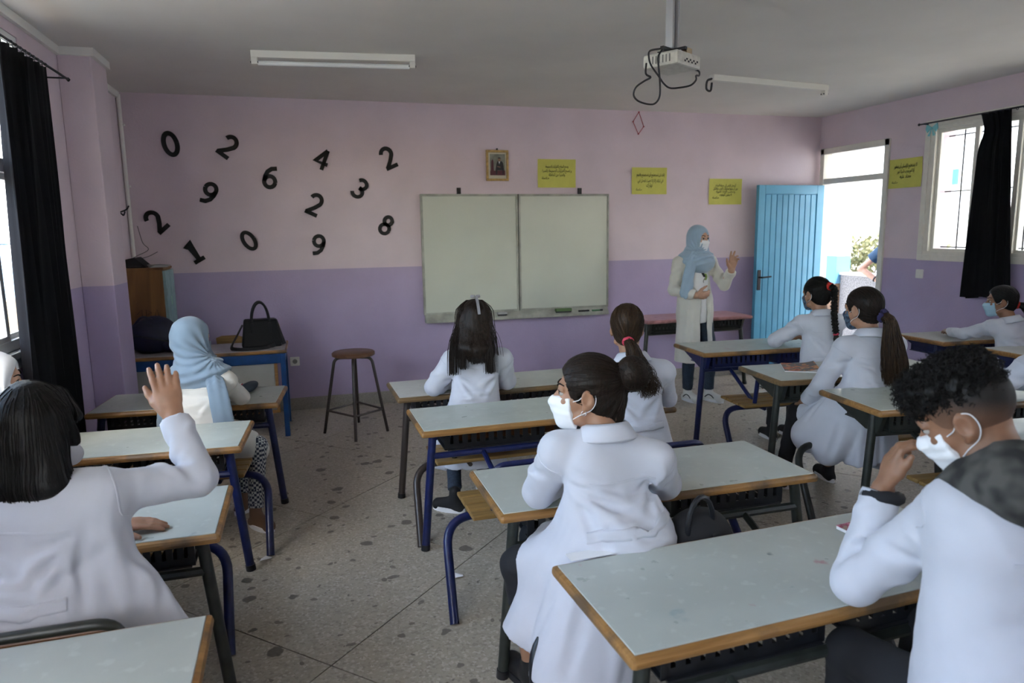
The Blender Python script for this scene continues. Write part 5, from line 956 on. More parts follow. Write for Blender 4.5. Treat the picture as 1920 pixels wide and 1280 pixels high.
def headscarf(root, hp, hm, K, N, SL, SR, fwd, m, seed, conv=(0.02, .035, -.10), face=(.060, .075, .088), drape=.10, fy=.118, freq=16, amp=.0085, front=False):
    N, SL, SR = map(A, (N, SL, SR)); pts = A([hp(x, y, z) for x in (-.13, .13) for y in (-.15, .13) for z in (-.13, .15)]); lo = np.minimum(pts.min(0), np.minimum(SL, SR)-.09); hi = np.maximum(pts.max(0), np.maximum(SL, SR)+.09); lo[2] = min(lo[2], N[2]-.22); lo[:2] -= .03; hi[:2] += .03
    F = Field(lo, hi, .006); F.ell(hp(0, -.012, .034), A((.088, .108, .096))*K, hm, .02); F.ell(hp(0, .02, -.035), A((.076, .080, .090))*K, hm, .03); F.cap(hp(0, -.03, -.03), N+A((0, 0, .01)), .083*K, .088, .05)
    d = unit(SR-SL); F.cap(N-d*.07-A((0, 0, .045)), N+d*.07-A((0, 0, .045)), drape*.82, drape*.82, .06); F.ell(N+fwd*.03-A((0, 0, .05)), (.15, .135, .085), None, .05)
    if front: F.ell(N+fwd*.075-A((0, 0, .075)), (.13, .085, .10), None, .05)
    F.ell(hp(0, fy, -.008), A(face)*K, hm, .012, op='s')
    Cw = hp(*conv); L0 = (Cw-hp(0, 0, 0))@hm
    def w(P):
        l = (P-hp(0, 0, 0))@hm-L0; rr = np.linalg.norm(l, axis=1); ph = np.arctan2(l[:, 2], -l[:, 1]); ps = np.arctan2(l[:, 0], np.hypot(l[:, 1], l[:, 2])); fade = np.exp(-((rr-.07)/.085)**2); o = amp*np.sin(freq*ph+3*np.sin(2.3*ps+1)+2*ps)*fade
        z = P[:, 2]-N[2]; o = o+.008*np.sin(z*105+3.5*np.sin((P@A((right_:=unit(SR-SL))))*11)+2)*np.exp(-((z+.03)/.06)**2); return o+wob(P, seed, 35, .003)
    F.warp(w, .025); V, Q = F.mesh(1); return raw_mesh('headscarf', V, Q, m, root)
def drape_tail(root, path, w, n, m, seed, q=4.0, name='scarf_tail', folds=5):
    C = resample(path, 14); F = Field(C.min(0)-w-.03, C.max(0)+w+.03, .006); n = unit(n)
    for i in range(13): F.cap(C[i], C[i+1], w*(.8+.25*i/13), w*(.8+.25*(i+1)/13), .01, n=n, q=q, flat=(0, 1 if i == 12 else 0))
    T = unit(C[-1]-C[0]); sd = np.cross(T, n); F.warp(lambda P: .005*np.sin((P-C[0])@sd/w*folds*1.6+wob(P, seed, 14, .8))+wob(P, seed+1, 30, .003)); V, Q = F.mesh(1); return raw_mesh(name, V, Q, m, root)
def legs_for(P, fwd, seat, kl=.40, dx=.09, ax=.02, s=.85):
    f = unit((fwd[0], fwd[1], 0)); r = A((f[1], -f[0], 0)); P = A(P); k = [A((*(P+f*kl-r*dx)[:2], seat+.065)), A((*(P+f*kl+r*dx)[:2], seat+.065))]; return k, [A((*(q+f*ax)[:2], .085)) for q in k]
rad = math.radians
def frame(head, hm, hs): K = hs/.232; return (lambda x, y, z: A(head)+hm@(A((x, y, z))*K)), K
RELAX = lambda f, n, **k: dict(f=f, n=n, **k)
# ------------------------------------------------------------------ 1 teacher, standing
def tcoat(C):
    P0 = A((2.885, -.955, .86)); f = unit((.10, -.995, 0)); r = A((f[1], -f[0], 0))*-1
    C.cap(P0+A((0, 0, .0)), (2.885, -.955, .2), .135, .165, .02, n=f, q=1.2, op='s')
    gap = unit((.30, -.954, 0)); s = A((-gap[1], gap[0], 0))
    C.cap(A((2.885, -.955, 1.34))+gap*.15, A((2.885, -.955, .85))+gap*.15, .052, .062, .01, n=s, q=1.0, op='s'); C.cap(A((2.885, -.955, .85))+gap*.15, A((2.885, -.955, .2))+gap*.18, .062, .085, .01, op='s')
hm = head_mat(rad(-162), rad(-2), rad(2)); hd = (2.884, -.985, 1.535)
root, F = person('woman teacher standing in white coat, blue headscarf and white mask, one hand raised', (2.885, -.95, 0), (2.858, -.955, 1.385), (2.885, -.95, .87), hd, hm, .225, (.10, -.995, 0), (3.025, -.965, 1.31), (2.715, -.95, 1.31), (3.150, -1.01, 1.105), (3.145, -1.13, 1.245), (2.640, -.985, 1.075), (2.785, -1.13, 1.03),
    dict(f=(.10, -.12, 1), n=(-.25, -.95, -.1), hl=.18, fc=[(4, 6, 4), (10, 14, 8), (22, 40, 20), (26, 45, 25)], spread=.13, thumb=(.6, .6, .4)), dict(f=(1, -.1, -.02), n=(.0, .8, .25), hl=.175, curl=(18, 30, 18), spread=.03), [A((3.03, -1.0, .47)), A((2.83, -.96, .47))], [A((3.045, -.965, .085)), A((2.86, -.895, .085))],
    s=1.0, seat=False, skinm=SK3, coat=COATI, scarf=True, hair=None, mask=MASKW, trousers=JEANS, shoes=TRAIN, vox=.005, cvox=.0065, girth=1.06, belt=False, collar=False, opencoat=tcoat, seed=3, sleeve=.96, hem_z=.395, shoe_fn=[(.35, -.94, 0), (.15, -.99, 0)],
    coat_extra=[((2.885, -.955, .95), (2.885, -.955, .30), .165, .200, dict(n=(.10, -.995, 0), q=1.25)), ((2.76, -1.03, .62), (2.77, -1.03, .82), .07, .05)],
    creases=[((2.75, -1.12, .95), (2.76, -1.10, .45), .012, .006), ((2.95, -1.13, .9), (2.98, -1.14, .45), .012, -.006), ((3.05, -1.05, .95), (3.06, -1.06, .45), .011, .006), ((2.70, -1.0, .9), (2.70, -.99, .45), .012, -.006)])
hp, K = frame(hd, hm, .225)
headscarf(root, hp, hm, K, (2.858, -.965, 1.39), (3.035, -.965, 1.315), (2.690, -.95, 1.315), A((.3, -.95, 0)), SCARFT, 4, conv=(-.03, .05, -.11), face=(.062, .080, .085), fy=.125, front=True)
drape_tail(root, [(2.80, -1.06, 1.38), (2.745, -1.10, 1.28), (2.715, -1.10, 1.15), (2.69, -1.10, 1.035)], .062, (.1, -1, .1), SCARFT, 5, q=3.5)
Fs = Field((2.66, -1.15, .70), (3.10, -.78, 1.42), .008); Fs.cap((2.885, -.955, .80), (2.87, -.955, 1.22), .118, .125, .03, n=A((.1, -.995, 0)), q=1.1); Fs.cap((2.86, -.955, 1.2), (2.86, -.955, 1.36), .11, .06, .03); Fs.half((0, 0, .76), (0, 0, -1)); Fs.warp(lambda P: wob(P, 4, 22, .005)); V, Q = Fs.mesh(1); sh = raw_mesh('shirt', V, Q, MASKW, root)
def onshirt(name, c, w, h, m):
    P = np.array([[(c[0]+w*u, -1.12, c[1]+h*v) for u in np.linspace(-1, 1, 7)] for v in np.linspace(-1, 1, 7)]); P[..., 0] += .012*np.sin(P[..., 2]*70); P = Fs.snap(P.reshape(-1, 3), .003); q = np.array([(j*7+i, j*7+i+1, j*7+i+8, j*7+i+7) for j in range(6) for i in range(6)]); raw_mesh(name, P, q, m, sh)
onshirt('print_leaf', (2.945, 1.19), .022, .035, mat('print_green', (.22, .32, .08), .8)); onshirt('print_figure', (2.905, 1.215), .022, .028, BLKCL); onshirt('print_stem', (2.915, 1.16), .006, .03, mat('print_grey', (.2, .2, .2), .8))
# ------------------------------------------------------------------ 2 girl raising her hand (left foreground)
def bob(G, hp, hm, K, root):
    for sx in (-1, 0, 1): G.cap(hp(sx*.045, -.05, .02), hp(sx*.058, -.068, -.155), .062*K, .060*K, .03)
    G.cap(hp(.074, .0, .03), hp(.086, .03, -.06), .022*K, .016*K, .02); G.cap(hp(-.074, .0, .03), hp(-.086, .02, -.07), .024*K, .02*K, .02); G.cap(hp(.03, .08, .07), hp(.075, .085, .012), .026*K, .016*K, .03)
    G.warp(lambda P: wob(P, 3, 90, .003)+wob(P, 5, 28, .005)); d = rs_dirs(420, 5); Hc = hp(0, 0, 0); p = G.snap(Hc+(d*A((.1, .12, .12))*K)@hm.T, .001, 6); out = [p]
    for i in range(7): T = np.tile(A((0, 0, -1.0)), (len(p), 1)); g = G.grad(p); T -= g*(T*g).sum(1, keepdims=True); T /= np.maximum(np.linalg.norm(T, axis=1, keepdims=True), .3); p = G.snap(p+T*.022, .001+.0015*i/7, 2); out.append(p)
    return strands(np.stack(out, 1), .0016, .0008)
hm = head_mat(rad(-12), rad(-6), rad(-3)); P_ = (-1.36, -4.62, .52); fw = (.22, 1, 0); kn, an = legs_for(P_, (0, 1, 0), .42, .38)
person('girl in white coat with black bob in the left foreground, right hand raised', (P_[0], P_[1], 0), (-1.325, -4.56, .965), P_, (-1.325, -4.51, 1.115), hm, .222, fw, (-1.49, -4.55, .915), (-1.175, -4.565, .915), (-1.60, -4.36, .70), (-1.245, -4.185, .672), (-.935, -4.43, .888), (-1.01, -4.31, 1.06),
    dict(f=(1, .03, -.03), n=(0, .1, -1), hl=.165, curl=(6, 10, 6), spread=.02), dict(f=(-.20, .36, 1), n=(-.1, .95, -.35), hl=.185, fc=[(4, 10, 8), (8, 12, 10), (10, 14, 10), (10, 16, 12)], spread=.12, thumb=(.75, .45, .3)), kn, an, s=.90, hair='bob', hairm=HBLK, hairfn=bob, mask=MASKW, vox=.0045, cvox=.006, seed=7, girth=1.12, sleeve=1.12, collar=False,
    coat_extra=[((-1.25, -4.60, .60), (-1.02, -4.52, .47), .11, .035, dict(n=(0, .3, 1), q=1.3)), ((-1.36, -4.66, .56), (-1.36, -4.70, .36), .19, .20, dict(n=(0, 1, 0), q=1.8)), ((-1.12, -4.60, .62), (-1.05, -4.58, .44), .10, .10, dict(n=(0, 1, 0), q=2.0)), ((-1.18, -4.57, .90), (-1.18, -4.58, .62), .075, .09, dict(k=.07))],
    creases=[((-1.19, -4.64, .86), (-1.22, -4.70, .60), .012, .006), ((-1.15, -4.62, .84), (-1.10, -4.66, .58), .014, -.007), ((-1.13, -4.60, .80), (-1.04, -4.60, .50), .013, .006), ((-1.25, -4.69, .84), (-1.20, -4.71, .68), .012, -.006), ((-1.3, -4.70, .70), (-1.12, -4.66, .80), .013, .005)])
# ------------------------------------------------------------------ 3 girl in the blue headscarf (front left desk)
hm = head_mat(rad(-48), rad(-8), rad(0)); hd = (-1.212, -2.51, 1.065); P_ = (-1.17, -2.58, .51); N_ = (-1.18, -2.545, .905)
root, F = person('girl in pale blue headscarf and ivory coat sitting at the front left desk', (P_[0], P_[1], 0), N_, P_, hd, hm, .222, (.45, .9, 0), (-1.30, -2.50, .835), (-1.045, -2.585, .825), (-1.36, -2.36, .70), (-1.16, -2.22, .69), (-.985, -2.45, .70), (-1.08, -2.25, .695), RELAX((.8, .5, 0), (0, 0, -1), hl=.15), RELAX((-.6, .7, 0), (0, 0, -1), hl=.15),
    [A((-.99, -2.30, .47)), A((-.90, -2.62, .45))], [A((-1.02, -2.45, .085)), A((-.93, -2.70, .085))], s=.84, coat=COATI, scarf=True, hair=None, mask=MASKD, trousers=GING, shoes=BROWNSH, seed=11, girth=1.15, belt=False, collar=False, coat_extra=[((-1.1, -2.60, .52), (-.91, -2.60, .42), .10, .075), ((-1.19, -2.62, .6), (-1.19, -2.64, .40), .15, .16, dict(n=(0, 1, 0), q=1.8))], shoe_fn=[(.6, .6, 0), (.5, -.6, 0)])
hp, K = frame(hd, hm, .222); headscarf(root, hp, hm, K, N_, (-1.30, -2.50, .845), (-1.045, -2.585, .835), A((.45, .9, 0)), SCARF, 6, conv=(.03, .045, -.10), drape=.11)
drape_tail(root, [(-1.10, -2.64, .86), (-1.075, -2.70, .78), (-1.06, -2.71, .66), (-1.055, -2.70, .55)], .055, (.1, -1, .1), SCARF, 8); drape_tail(root, [(-1.33, -2.55, .83), (-1.36, -2.62, .72), (-1.37, -2.63, .56)], .04, (-.2, -1, .1), SCARF, 9)
# ------------------------------------------------------------------ 4 half-hidden pupil at the left edge
hm = head_mat(rad(-75), rad(-6), rad(8)); hd = (-1.795, -3.5, 1.075); P_ = (-1.80, -3.56, .50); kn, an = legs_for(P_, (0, 1, 0), .42, .36)
root, F = person('pupil in a white headscarf cut off by the left picture edge', (P_[0], P_[1], 0), (-1.80, -3.54, .91), P_, hd, hm, .215, (.3, 1, 0), (-1.94, -3.52, .86), (-1.66, -3.56, .85), (-1.95, -3.36, .72), (-1.80, -3.24, .70), (-1.58, -3.42, .72), (-1.66, -3.26, .70), RELAX((.6, .7, 0), (0, 0, -1)), RELAX((-.5, .8, 0), (0, 0, -1)), kn, an, s=.82, scarf=True, hair=None, mask=MASKW, seed=12, belt=False, collar=False, vox=.007, cvox=.009, skinm=SK3)
hp, K = frame(hd, hm, .215); headscarf(root, hp, hm, K, (-1.80, -3.54, .91), (-1.94, -3.52, .86), (-1.66, -3.56, .85), A((.3, 1, 0)), SCARFW, 13)
# ------------------------------------------------------------------ 5 girl with long loose hair
def longhair(G, hp, hm, K, root):
    G.cap(hp(0, -.055, .02), hp(0, -.080, -.10), .075*K, .07*K, .03)
    for k, (x0, x1, y1, z1, r) in enumerate([(-.075, -.105, -.125, -.225, .034), (-.05, -.075, -.15, -.23, .036), (-.02, -.03, -.165, -.235, .046), (.015, .02, -.165, -.245, .046), (.05, .055, -.16, -.235, .037), (.072, .088, -.145, -.245, .036)]):
        G.cap(hp(x0, -.05, .02), hp(x1, y1, z1+.06), .040*K, r*K, .02); G.cap(hp(x1, y1, z1+.06), hp(x1*1.06, y1-.006, z1), r*K, .016*K, .02)
    G.warp(lambda P: wob(P, 3, 120, .0025)+wob(P, 6, 30, .003)); rs = np.random.RandomState(4); out = []
    cols = [(-1, -.135, -.31, 95), (-.55, -.075, -.275, 80), (-.05, .0, -.245, 110), (.35, .05, -.24, 80), (.8, .090, -.305, 110), (1.1, .135, -.20, 22)]
    for sx, xe, ze, n in cols:
        for k in range(n):
            a = rs.randn(3); xs = sx*.062+a[0]*.016; xf = xe+a[1]*(.017 if n > 30 else .03); p = [hp(xs*.5, -.02, .122), hp(xs*1.15, -.07-.03*(1-abs(xs)/.08), .07), hp(xs*1.25, -.098, .0), hp(xs*.4+xf*.7, -.125-.02*rs.rand(), -.09), hp(xf, -.165-.03*rs.rand(), -.17), hp(xf*1.03, -.178-.028*rs.rand(), ze-.02*rs.rand())]; out.append(resample(p, 12))
    return strands(np.array(out), .0022, .0010)
hm = head_mat(rad(-14), rad(-3), rad(0)); hd = (.385, -2.60, 1.105); P_ = (.345, -2.69, .50); kn, an = legs_for(P_, (.0, 1, 0), .42, .33); N_ = (.382, -2.645, .925)
kn[0] = A((.26, -2.42, .46)); an[0] = A((.185, -2.84, .10)); an[1] = A((.42, -2.62, .10))
root, F = person('girl with long straight dark brown hair and grey hairband at the front centre desk', (P_[0], P_[1], 0), N_, P_, hd, hm, .222, (.12, 1, 0), (.232, -2.65, .865), (.535, -2.655, .865), (.125, -2.575, .70), (.27, -2.40, .69), (.595, -2.565, .70), (.50, -2.39, .69), RELAX((.7, .6, 0), (0, 0, -1), hl=.15), RELAX((-.6, .7, 0), (0, 0, -1), hl=.15), kn, an, s=.86, hair='long', hairm=HBRN, hairfn=longhair, mask=None, trousers=JEANS, shoes=CHUCK, seed=15, girth=1.12, sleeve=1.2, belt=False, collar=False,
    coat_extra=[((.34, -2.71, .58), (.34, -2.76, .24), .15, .19, dict(n=(0, 1, 0), q=1.7, flat=(0, 1))), ((.2, -2.66, .5), (.14, -2.64, .22), .08, .09, dict(n=(0, 1, 0), q=1.4, flat=(0, 1)))], shoe_fn=[(-.75, .65, 0), (0, 1, 0)],
    creases=[((.24, -2.84, .5), (.22, -2.88, .25), .013, .007), ((.36, -2.84, .5), (.37, -2.88, .25), .013, -.007), ((.46, -2.84, .5), (.47, -2.86, .25), .013, .007)])
hp, K = frame(hd, hm, .222); GREY = mat('grey_satin', (.24, .24, .26), .45)
p = [tuple(hp(.010+.03*math.sin(t*.5), -.012-.115*math.sin(t), .030+.112*math.cos(t))) for t in np.linspace(-.15, 1.5, 14)]; m = MB(); m.tube([tuple(A(q)-A((P_[0], P_[1], 0))) for q in p], 1, prof=[(-.008, -.002), (.008, -.002), (.008, .004), (-.008, .004)], up=None); m.build('hairband', GREY, root, smooth=True)
for s in (-1, 1): m = MB(); c = hp(.008+s*.016, -.01, .145)-A((P_[0], P_[1], 0)); m.box(c, (.03, .016, .018), rz=s*.4); m.build('bow_loop', GREY, root, bevel=.006)
# ------------------------------------------------------------------ 6 girl with low curly ponytail and pink hair tie
PINK = mat('pink_elastic', (.62, .05, .10), .6); REDT = mat('red_scrunchie_cloth', (.55, .03, .02), .8); PURP = mat('navy_velvet', (.03, .025, .09), .9)
def pulled(B, n, seed):
    def f(G, hp, hm, K, root):
        G.warp(lambda P: wob(P, seed, 150, .0012)); return flow(G, hp, hm, K, B, n, seed)
    return f
hm = head_mat(rad(-22), rad(-2), 0); hd = (.975, -3.475, 1.132); P_ = (1.0, -3.56, .51); N_ = (.985, -3.52, .965); kn, an = legs_for(P_, (0, 1, 0), .42, .34)
root, F = person('girl with a low wavy ponytail tied with pink band, second centre desk', (P_[0], P_[1], 0), N_, P_, hd, hm, .225, (.25, 1, 0), (.845, -3.50, .905), (1.145, -3.545, .905), (.80, -3.42, .73), (.90, -3.30, .70), (1.225, -3.46, .745), (1.12, -3.30, .70), RELAX((.5, .8, 0), (0, 0, -1), hl=.155), RELAX((-.5, .8, 0), (0, 0, -1), hl=.155), kn, an, s=.88, hair='tail', hairm=HBRL, hairfn=pulled((0, -.11, -.058), 330, 5), mask=None, seed=17, girth=1.1,
    coat_extra=[((1.0, -3.58, .58), (1.02, -3.63, .34), .16, .19, dict(n=(0, 1, 0), q=1.7, flat=(0, 1))), ((1.15, -3.5, .5), (1.2, -3.5, .40), .08, .08)])
hp, K = frame(hd, hm, .225); b = hp(0, -.112, -.060); ring_part(root, 'hair_tie', b, hm@unit((0, -.9, -.5)), .021, .010, PINK)
tail_part(root, 'ponytail', [b+A((0, .01, .01)), b+A((.005, -.035, -.03)), b+A((.03, -.05, -.11)), b+A((.075, -.06, -.19)), b+A((.10, -.07, -.27))], [.022, .036, .044, .040, .030], HBRL, 260, 8, curl=.38, cf=3.2, fray=2.0, r=.0016)
# ------------------------------------------------------------------ 7 girl with the bun and white mask
def bun(G, hp, hm, K, root):
    G.ell(hp(.0, -.142, .070), A((.056, .054, .058))*K, hm, .008); G.ell(hp(.01, -.160, .06), A((.042, .042, .047))*K, hm, .008); G.cap(hp(0, -.09, -.02), hp(0, -.092, -.072), .040*K, .034*K, .03)
    G.warp(lambda P: wob(P, 9, 140, .0015)+wob(P, 4, 70, .002)*np.exp(-(np.linalg.norm(P-hp(0, -.14, .06), axis=1)/.06)**4)); e = flow(G, hp, hm, K, (0, -.10, .045), 480, 9, frac=.95); rs = np.random.RandomState(3); out = []
    c = hp(0, -.146, .068)
    for k in range(160):
        ax = rs.randn(3); ax /= np.linalg.norm(ax); u = np.cross(ax, rs.randn(3)); u /= np.linalg.norm(u); v = np.cross(ax, u); a0 = rs.rand()*6.28; out.append(np.array([c+(u*math.cos(a0+t)+v*math.sin(a0+t))*(.052+.010*rs.rand()) for t in np.linspace(0, 2.2, 10)]))
    f = strands(np.array(out), .0014, .0008); return (np.concatenate([e[0], f[0]]), np.concatenate([e[1], f[1]+len(e[0])]))
hm = head_mat(rad(67), rad(2), rad(0)); hd = (.300, -4.575, 1.092); P_ = (.335, -4.66, .53); N_ = (.345, -4.63, .945)
root, F = person('girl with a dark bun and white mask in profile at third centre desk', (P_[0], P_[1], 0), N_, P_, hd, hm, .238, (-.28, .96, 0), (.190, -4.60, .905), (.505, -4.66, .865), (.175, -4.44, .71), (.36, -4.27, .69), (.625, -4.53, .72), (.66, -4.32, .69), RELAX((.8, .5, 0), (0, 0, -1), hl=.17), RELAX((-.3, .9, 0), (0, 0, -1), hl=.17), [A((.075, -4.50, .48)), A((.20, -4.32, .48))], [A((.12, -4.50, .085)), A((.24, -4.38, .085))], s=.95, hair='bun', hairm=HBRN, hairfn=bun, mask=MASKW, vox=.0045, cvox=.006, trousers=BLKCL, bare_shin=True, shoes=BLKSH, seed=21, girth=1.13, sleeve=1.12, belt=True, skinm=SK1,
    coat_extra=[((.35, -4.72, .60), (.19, -4.80, .18), .17, .18, dict(n=(.1, 1, .1), q=1.35, flat=(0, 1))), ((.30, -4.62, .62), (.07, -4.58, .25), .13, .09, dict(k=.07, flat=(0, 1))), ((.42, -4.70, .62), (.42, -4.76, .42), .14, .14, dict(n=(0, 1, 0), q=1.3))], shoe_fn=[(-.3, .95, 0), (-.3, .95, 0)],
    creases=[((.20, -4.75, .84), (.46, -4.80, .66), .013, .008), ((.23, -4.76, .80), (.42, -4.81, .58), .012, -.007), ((.21, -4.75, .76), (.34, -4.83, .52), .014, .008), ((.50, -4.78, .80), (.36, -4.80, .66), .012, .006), ((.24, -4.80, .6), (.14, -4.84, .26), .016, .009), ((.32, -4.84, .56), (.24, -4.88, .26), .016, -.009), ((.17, -4.72, .55), (.07, -4.72, .28), .014, -.008), ((.40, -4.84, .55), (.33, -4.88, .3), .014, .008), ((.50, -4.74, .86), (.53, -4.76, .74), .010, -.006), ((.20, -4.70, .87), (.28, -4.76, .84), .008, .006), ((.20, -4.70, .84), (.30, -4.77, .80), .008, -.006)])
hp, K = frame(hd, hm, .238); ring_part(root, 'earring', hp(-.079, .006, -.050), hm@A((1, .2, 0)), .008, .0014, mat('silver', (.7, .7, .7), .25, metal=1), 0)
# ------------------------------------------------------------------ 8 girl with the plait and red scrunchie
hm = head_mat(rad(8), rad(-2), 0); hd = (2.935, -2.50, 1.148); P_ = (2.91, -2.60, .55); N_ = (2.955, -2.545, .985); kn, an = legs_for(P_, (0, 1, 0), .45, .36)
root, F = person('girl with a black plait and red scrunchie at the desk next to the teacher', (P_[0], P_[1], 0), N_, P_, hd, hm, .222, (.05, 1, 0), (2.81, -2.525, .945), (3.085, -2.56, .945), (2.665, -2.42, .815), (2.80, -2.26, .80), (3.16, -2.42, .80), (3.02, -2.27, .80), RELAX((.8, .5, 0), (0, 0, -1), hl=.16), RELAX((-.7, .6, 0), (0, 0, -1), hl=.16), kn, an, s=.86, hair='tail', hairfn=pulled((0, -.112, .055), 330, 15), mask=MASKD, seed=23, girth=1.1, sleeve=1.05, coat_extra=[((2.91, -2.62, .6), (2.90, -2.66, .40), .15, .17, dict(n=(0, 1, 0), q=1.7))])
hp, K = frame(hd, hm, .222); b = hp(.01, -.118, .060); ring_part(root, 'scrunchie', b, hm@unit((0, -.9, .4)), .020, .013, REDT, .5)
braid_part(root, [b+A((0, .01, 0)), b+A((.005, -.04, -.02)), b+A((.01, -.035, -.10)), b+A((.012, -.045, -.22)), b+A((.02, -.06, -.33))], .023, HBLK, 3)
e = b+A((.02, -.06, -.335)); ring_part(root, 'plait_tie', e, (0, -.2, -1), .013, .007, PINK); tail_part(root, 'plait_end', [e, e+A((.002, -.004, -.03)), e+A((.004, -.006, -.065))], [.013, .02, .012], HBLK, 60, 4, r=.0014)
# ------------------------------------------------------------------ 9 girl with the long thick ponytail
hm = head_mat(rad(14), rad(-3), 0); hd = (2.455, -3.46, 1.160); P_ = (2.425, -3.55, .55); N_ = (2.475, -3.505, 1.0)
root, F = person('girl with a very long thick brown ponytail and navy hair tie sitting on the right', (P_[0], P_[1], 0), N_, P_, hd, hm, .226, (.0, 1, 0), (2.325, -3.485, .945), (2.63, -3.52, .945), (2.235, -3.42, .73), (2.26, -3.27, .60), (2.72, -3.42, .80), (2.60, -3.28, .80), RELAX((.2, 1, -.3), (.6, .2, -1), hl=.16), RELAX((-.5, .8, 0), (0, 0, -1), hl=.16), [A((2.28, -3.17, .50)), A((2.50, -3.17, .50))], [A((2.24, -3.10, .085)), A((2.60, -3.10, .085))], s=.89, hair='tail', hairm=HBRN, hairfn=pulled((0, -.112, -.035), 360, 25), mask=MASKD, seed=27, girth=1.1, sleeve=1.12, trousers=BLKCL, belt=False,
    coat_extra=[((2.36, -3.54, .62), (2.22, -3.52, .36), .12, .085, dict(k=.06)), ((2.43, -3.58, .60), (2.44, -3.60, .30), .14, .15, dict(n=(0, 1, 0), q=1.6, flat=(0, 1))), ((2.33, -3.5, .6), (2.21, -3.38, .42), .11, .11), ((2.53, -3.56, .55), (2.57, -3.57, .26), .08, .085, dict(flat=(0, 1)))], shoe_fn=[(-.2, 1, 0), (.2, 1, 0)],
    creases=[((2.25, -3.58, .55), (2.17, -3.58, .34), .014, .008), ((2.32, -3.66, .5), (2.28, -3.70, .26), .014, -.008), ((2.42, -3.70, .5), (2.42, -3.76, .25), .014, .008), ((2.28, -3.45, .70), (2.18, -3.42, .5), .012, .006)])
hp, K = frame(hd, hm, .226); b = hp(.012, -.114, -.035); ring_part(root, 'hair_tie', b, hm@unit((0, -.95, -.2)), .028, .014, PURP, .4)
tail_part(root, 'ponytail', [b+A((0, .015, .0)), b+A((.008, -.04, -.02)), b+A((.015, -.06, -.12)), b+A((.03, -.075, -.26)), b+A((.045, -.075, -.385))], [.026, .048, .070, .082, .066], HBRL, 420, 18, curl=.06, cf=2, flat=(0, 1, 0), q=1.6, fray=1.15, r=.0022)
# ------------------------------------------------------------------ 10 boy with curly hair leaning on his hand
def fade(G, hp, hm, K, root):
    G.warp(lambda P: wob(P, 3, 300, .0006)); return None
hm = head_mat(rad(35), rad(-30), rad(-4)); hd = (.858, -5.49, 1.195); P_ = (.865, -5.66, .54); N_ = (.895, -5.60, 1.055)
root, F = person('boy with curly black top and faded sides, white mask, leaning his head on his hand', (P_[0], P_[1], 0), N_, P_, hd, hm, .232, (-.12, .99, 0), (.800, -5.545, 1.0), (1.10, -5.63, .98), (.752, -5.31, .715), (.845, -5.285, .945), (1.19, -5.42, .75), (1.10, -5.22, .70), dict(f=(.16, -.10, 1), n=(.85, -.5, -.1), hl=.175, fc=[(12, 40, 28), (14, 44, 30), (18, 48, 32), (22, 52, 34)], spread=.03, thumb=(.85, .35, .35)), RELAX((-.5, .8, 0), (0, 0, -1), hl=.17), [A((.78, -5.28, .49)), A((1.08, -5.24, .49))], [A((.80, -5.25, .085)), A((1.06, -5.22, .085))], s=.98, skinm=SK2, hair='fade', hairm=fademat(), hairfn=fade, mask=MASKW, vox=.0045, cvox=.006, seed=31, thigh=False, girth=1.22, sleeve=1.1, collar=False, belt=False, eyes=True,
    coat_extra=[((.87, -5.68, .62), (.87, -5.70, .32), .20, .22, dict(n=(0, 1, 0), q=1.4)), ((.79, -5.60, .95), (.80, -5.62, .55), .09, .12, dict(k=.08))],
    creases=[((.83, -5.55, .93), (.80, -5.44, .84), .010, .006), ((.86, -5.62, .95), (1.0, -5.72, .98), .010, .005), ((.84, -5.63, .90), (.98, -5.75, .93), .010, -.005), ((.83, -5.64, .86), (.96, -5.76, .86), .011, .005), ((.82, -5.64, .80), (.92, -5.76, .70), .012, .006), ((.85, -5.70, .75), (.86, -5.78, .55), .013, -.006)])
hp, K = frame(hd, hm, .232); G = Field(hp(0, 0, .06)-.19, hp(0, 0, .06)+.19, .006); G.ell(hp(0, -.008, .080), A((.080, .096, .056))*K, hm, .02); G.ell(hp(0, .058, .078), A((.064, .045, .042))*K, hm, .02); G.ell(hp(0, .09, -.02), A((.09, .075, .075))*K, hm, .01, op='s'); G.half(hp(0, 0, .036), hm@unit((0, -.28, -1))); G.warp(lambda P: wob(P, 2, 90, .010)+wob(P, 8, 190, .005)); V, Q = G.mesh(1)
d = rs_dirs(1500, 41); p = G.snap(hp(0, 0, .08)+(d*.11)@hm.T, .0, 6); p = p[np.abs(G.samp(p)) < .004]; p = p[((p-hp(0, 0, 0))@hm)[:, 2] > .025]; g = G.grad(p); rs = np.random.RandomState(5); u = np.cross(g, rs.randn(len(p), 3)); u /= np.linalg.norm(u, axis=1, keepdims=True); v = np.cross(g, u); ph = rs.rand(len(p), 1)*6.28
raw_mesh('curls', V, Q, HBLK, root, strands(np.stack([p+g*.004*t+(u*np.cos(ph+t*1.3)+v*np.sin(ph+t*1.3))*.0055 for t in np.linspace(0, 5, 10)], 1), .0016, .0008))
CAMO = mat('dark_camouflage', (.022, .022, .022), .9, col2=(.075, .073, .066), var=.2, vscale=24, detail=1)
Hd = Field(A(N_)-.30, A(N_)+.26, .007); Hd.cap((.835, -5.60, 1.075), (1.06, -5.68, 1.06), .082, .085, .04); Hd.cap((.84, -5.655, 1.08), (.98, -5.75, 1.03), .088, .10, .05); Hd.ell((.97, -5.72, 1.0), (.15, .10, .12), None, .05); Hd.cap((.80, -5.52, 1.035), (.84, -5.62, 1.08), .045, .08, .04); Hd.ell(hp(0, 0, 0), (.10, .12, .13), hm, .02, op='s'); Hd.warp(lambda P: wob(P, 5, 22, .010)+wob(P, 6, 60, .003)); V, Q = Hd.mesh(1); raw_mesh('hood', V, Q, CAMO, root)
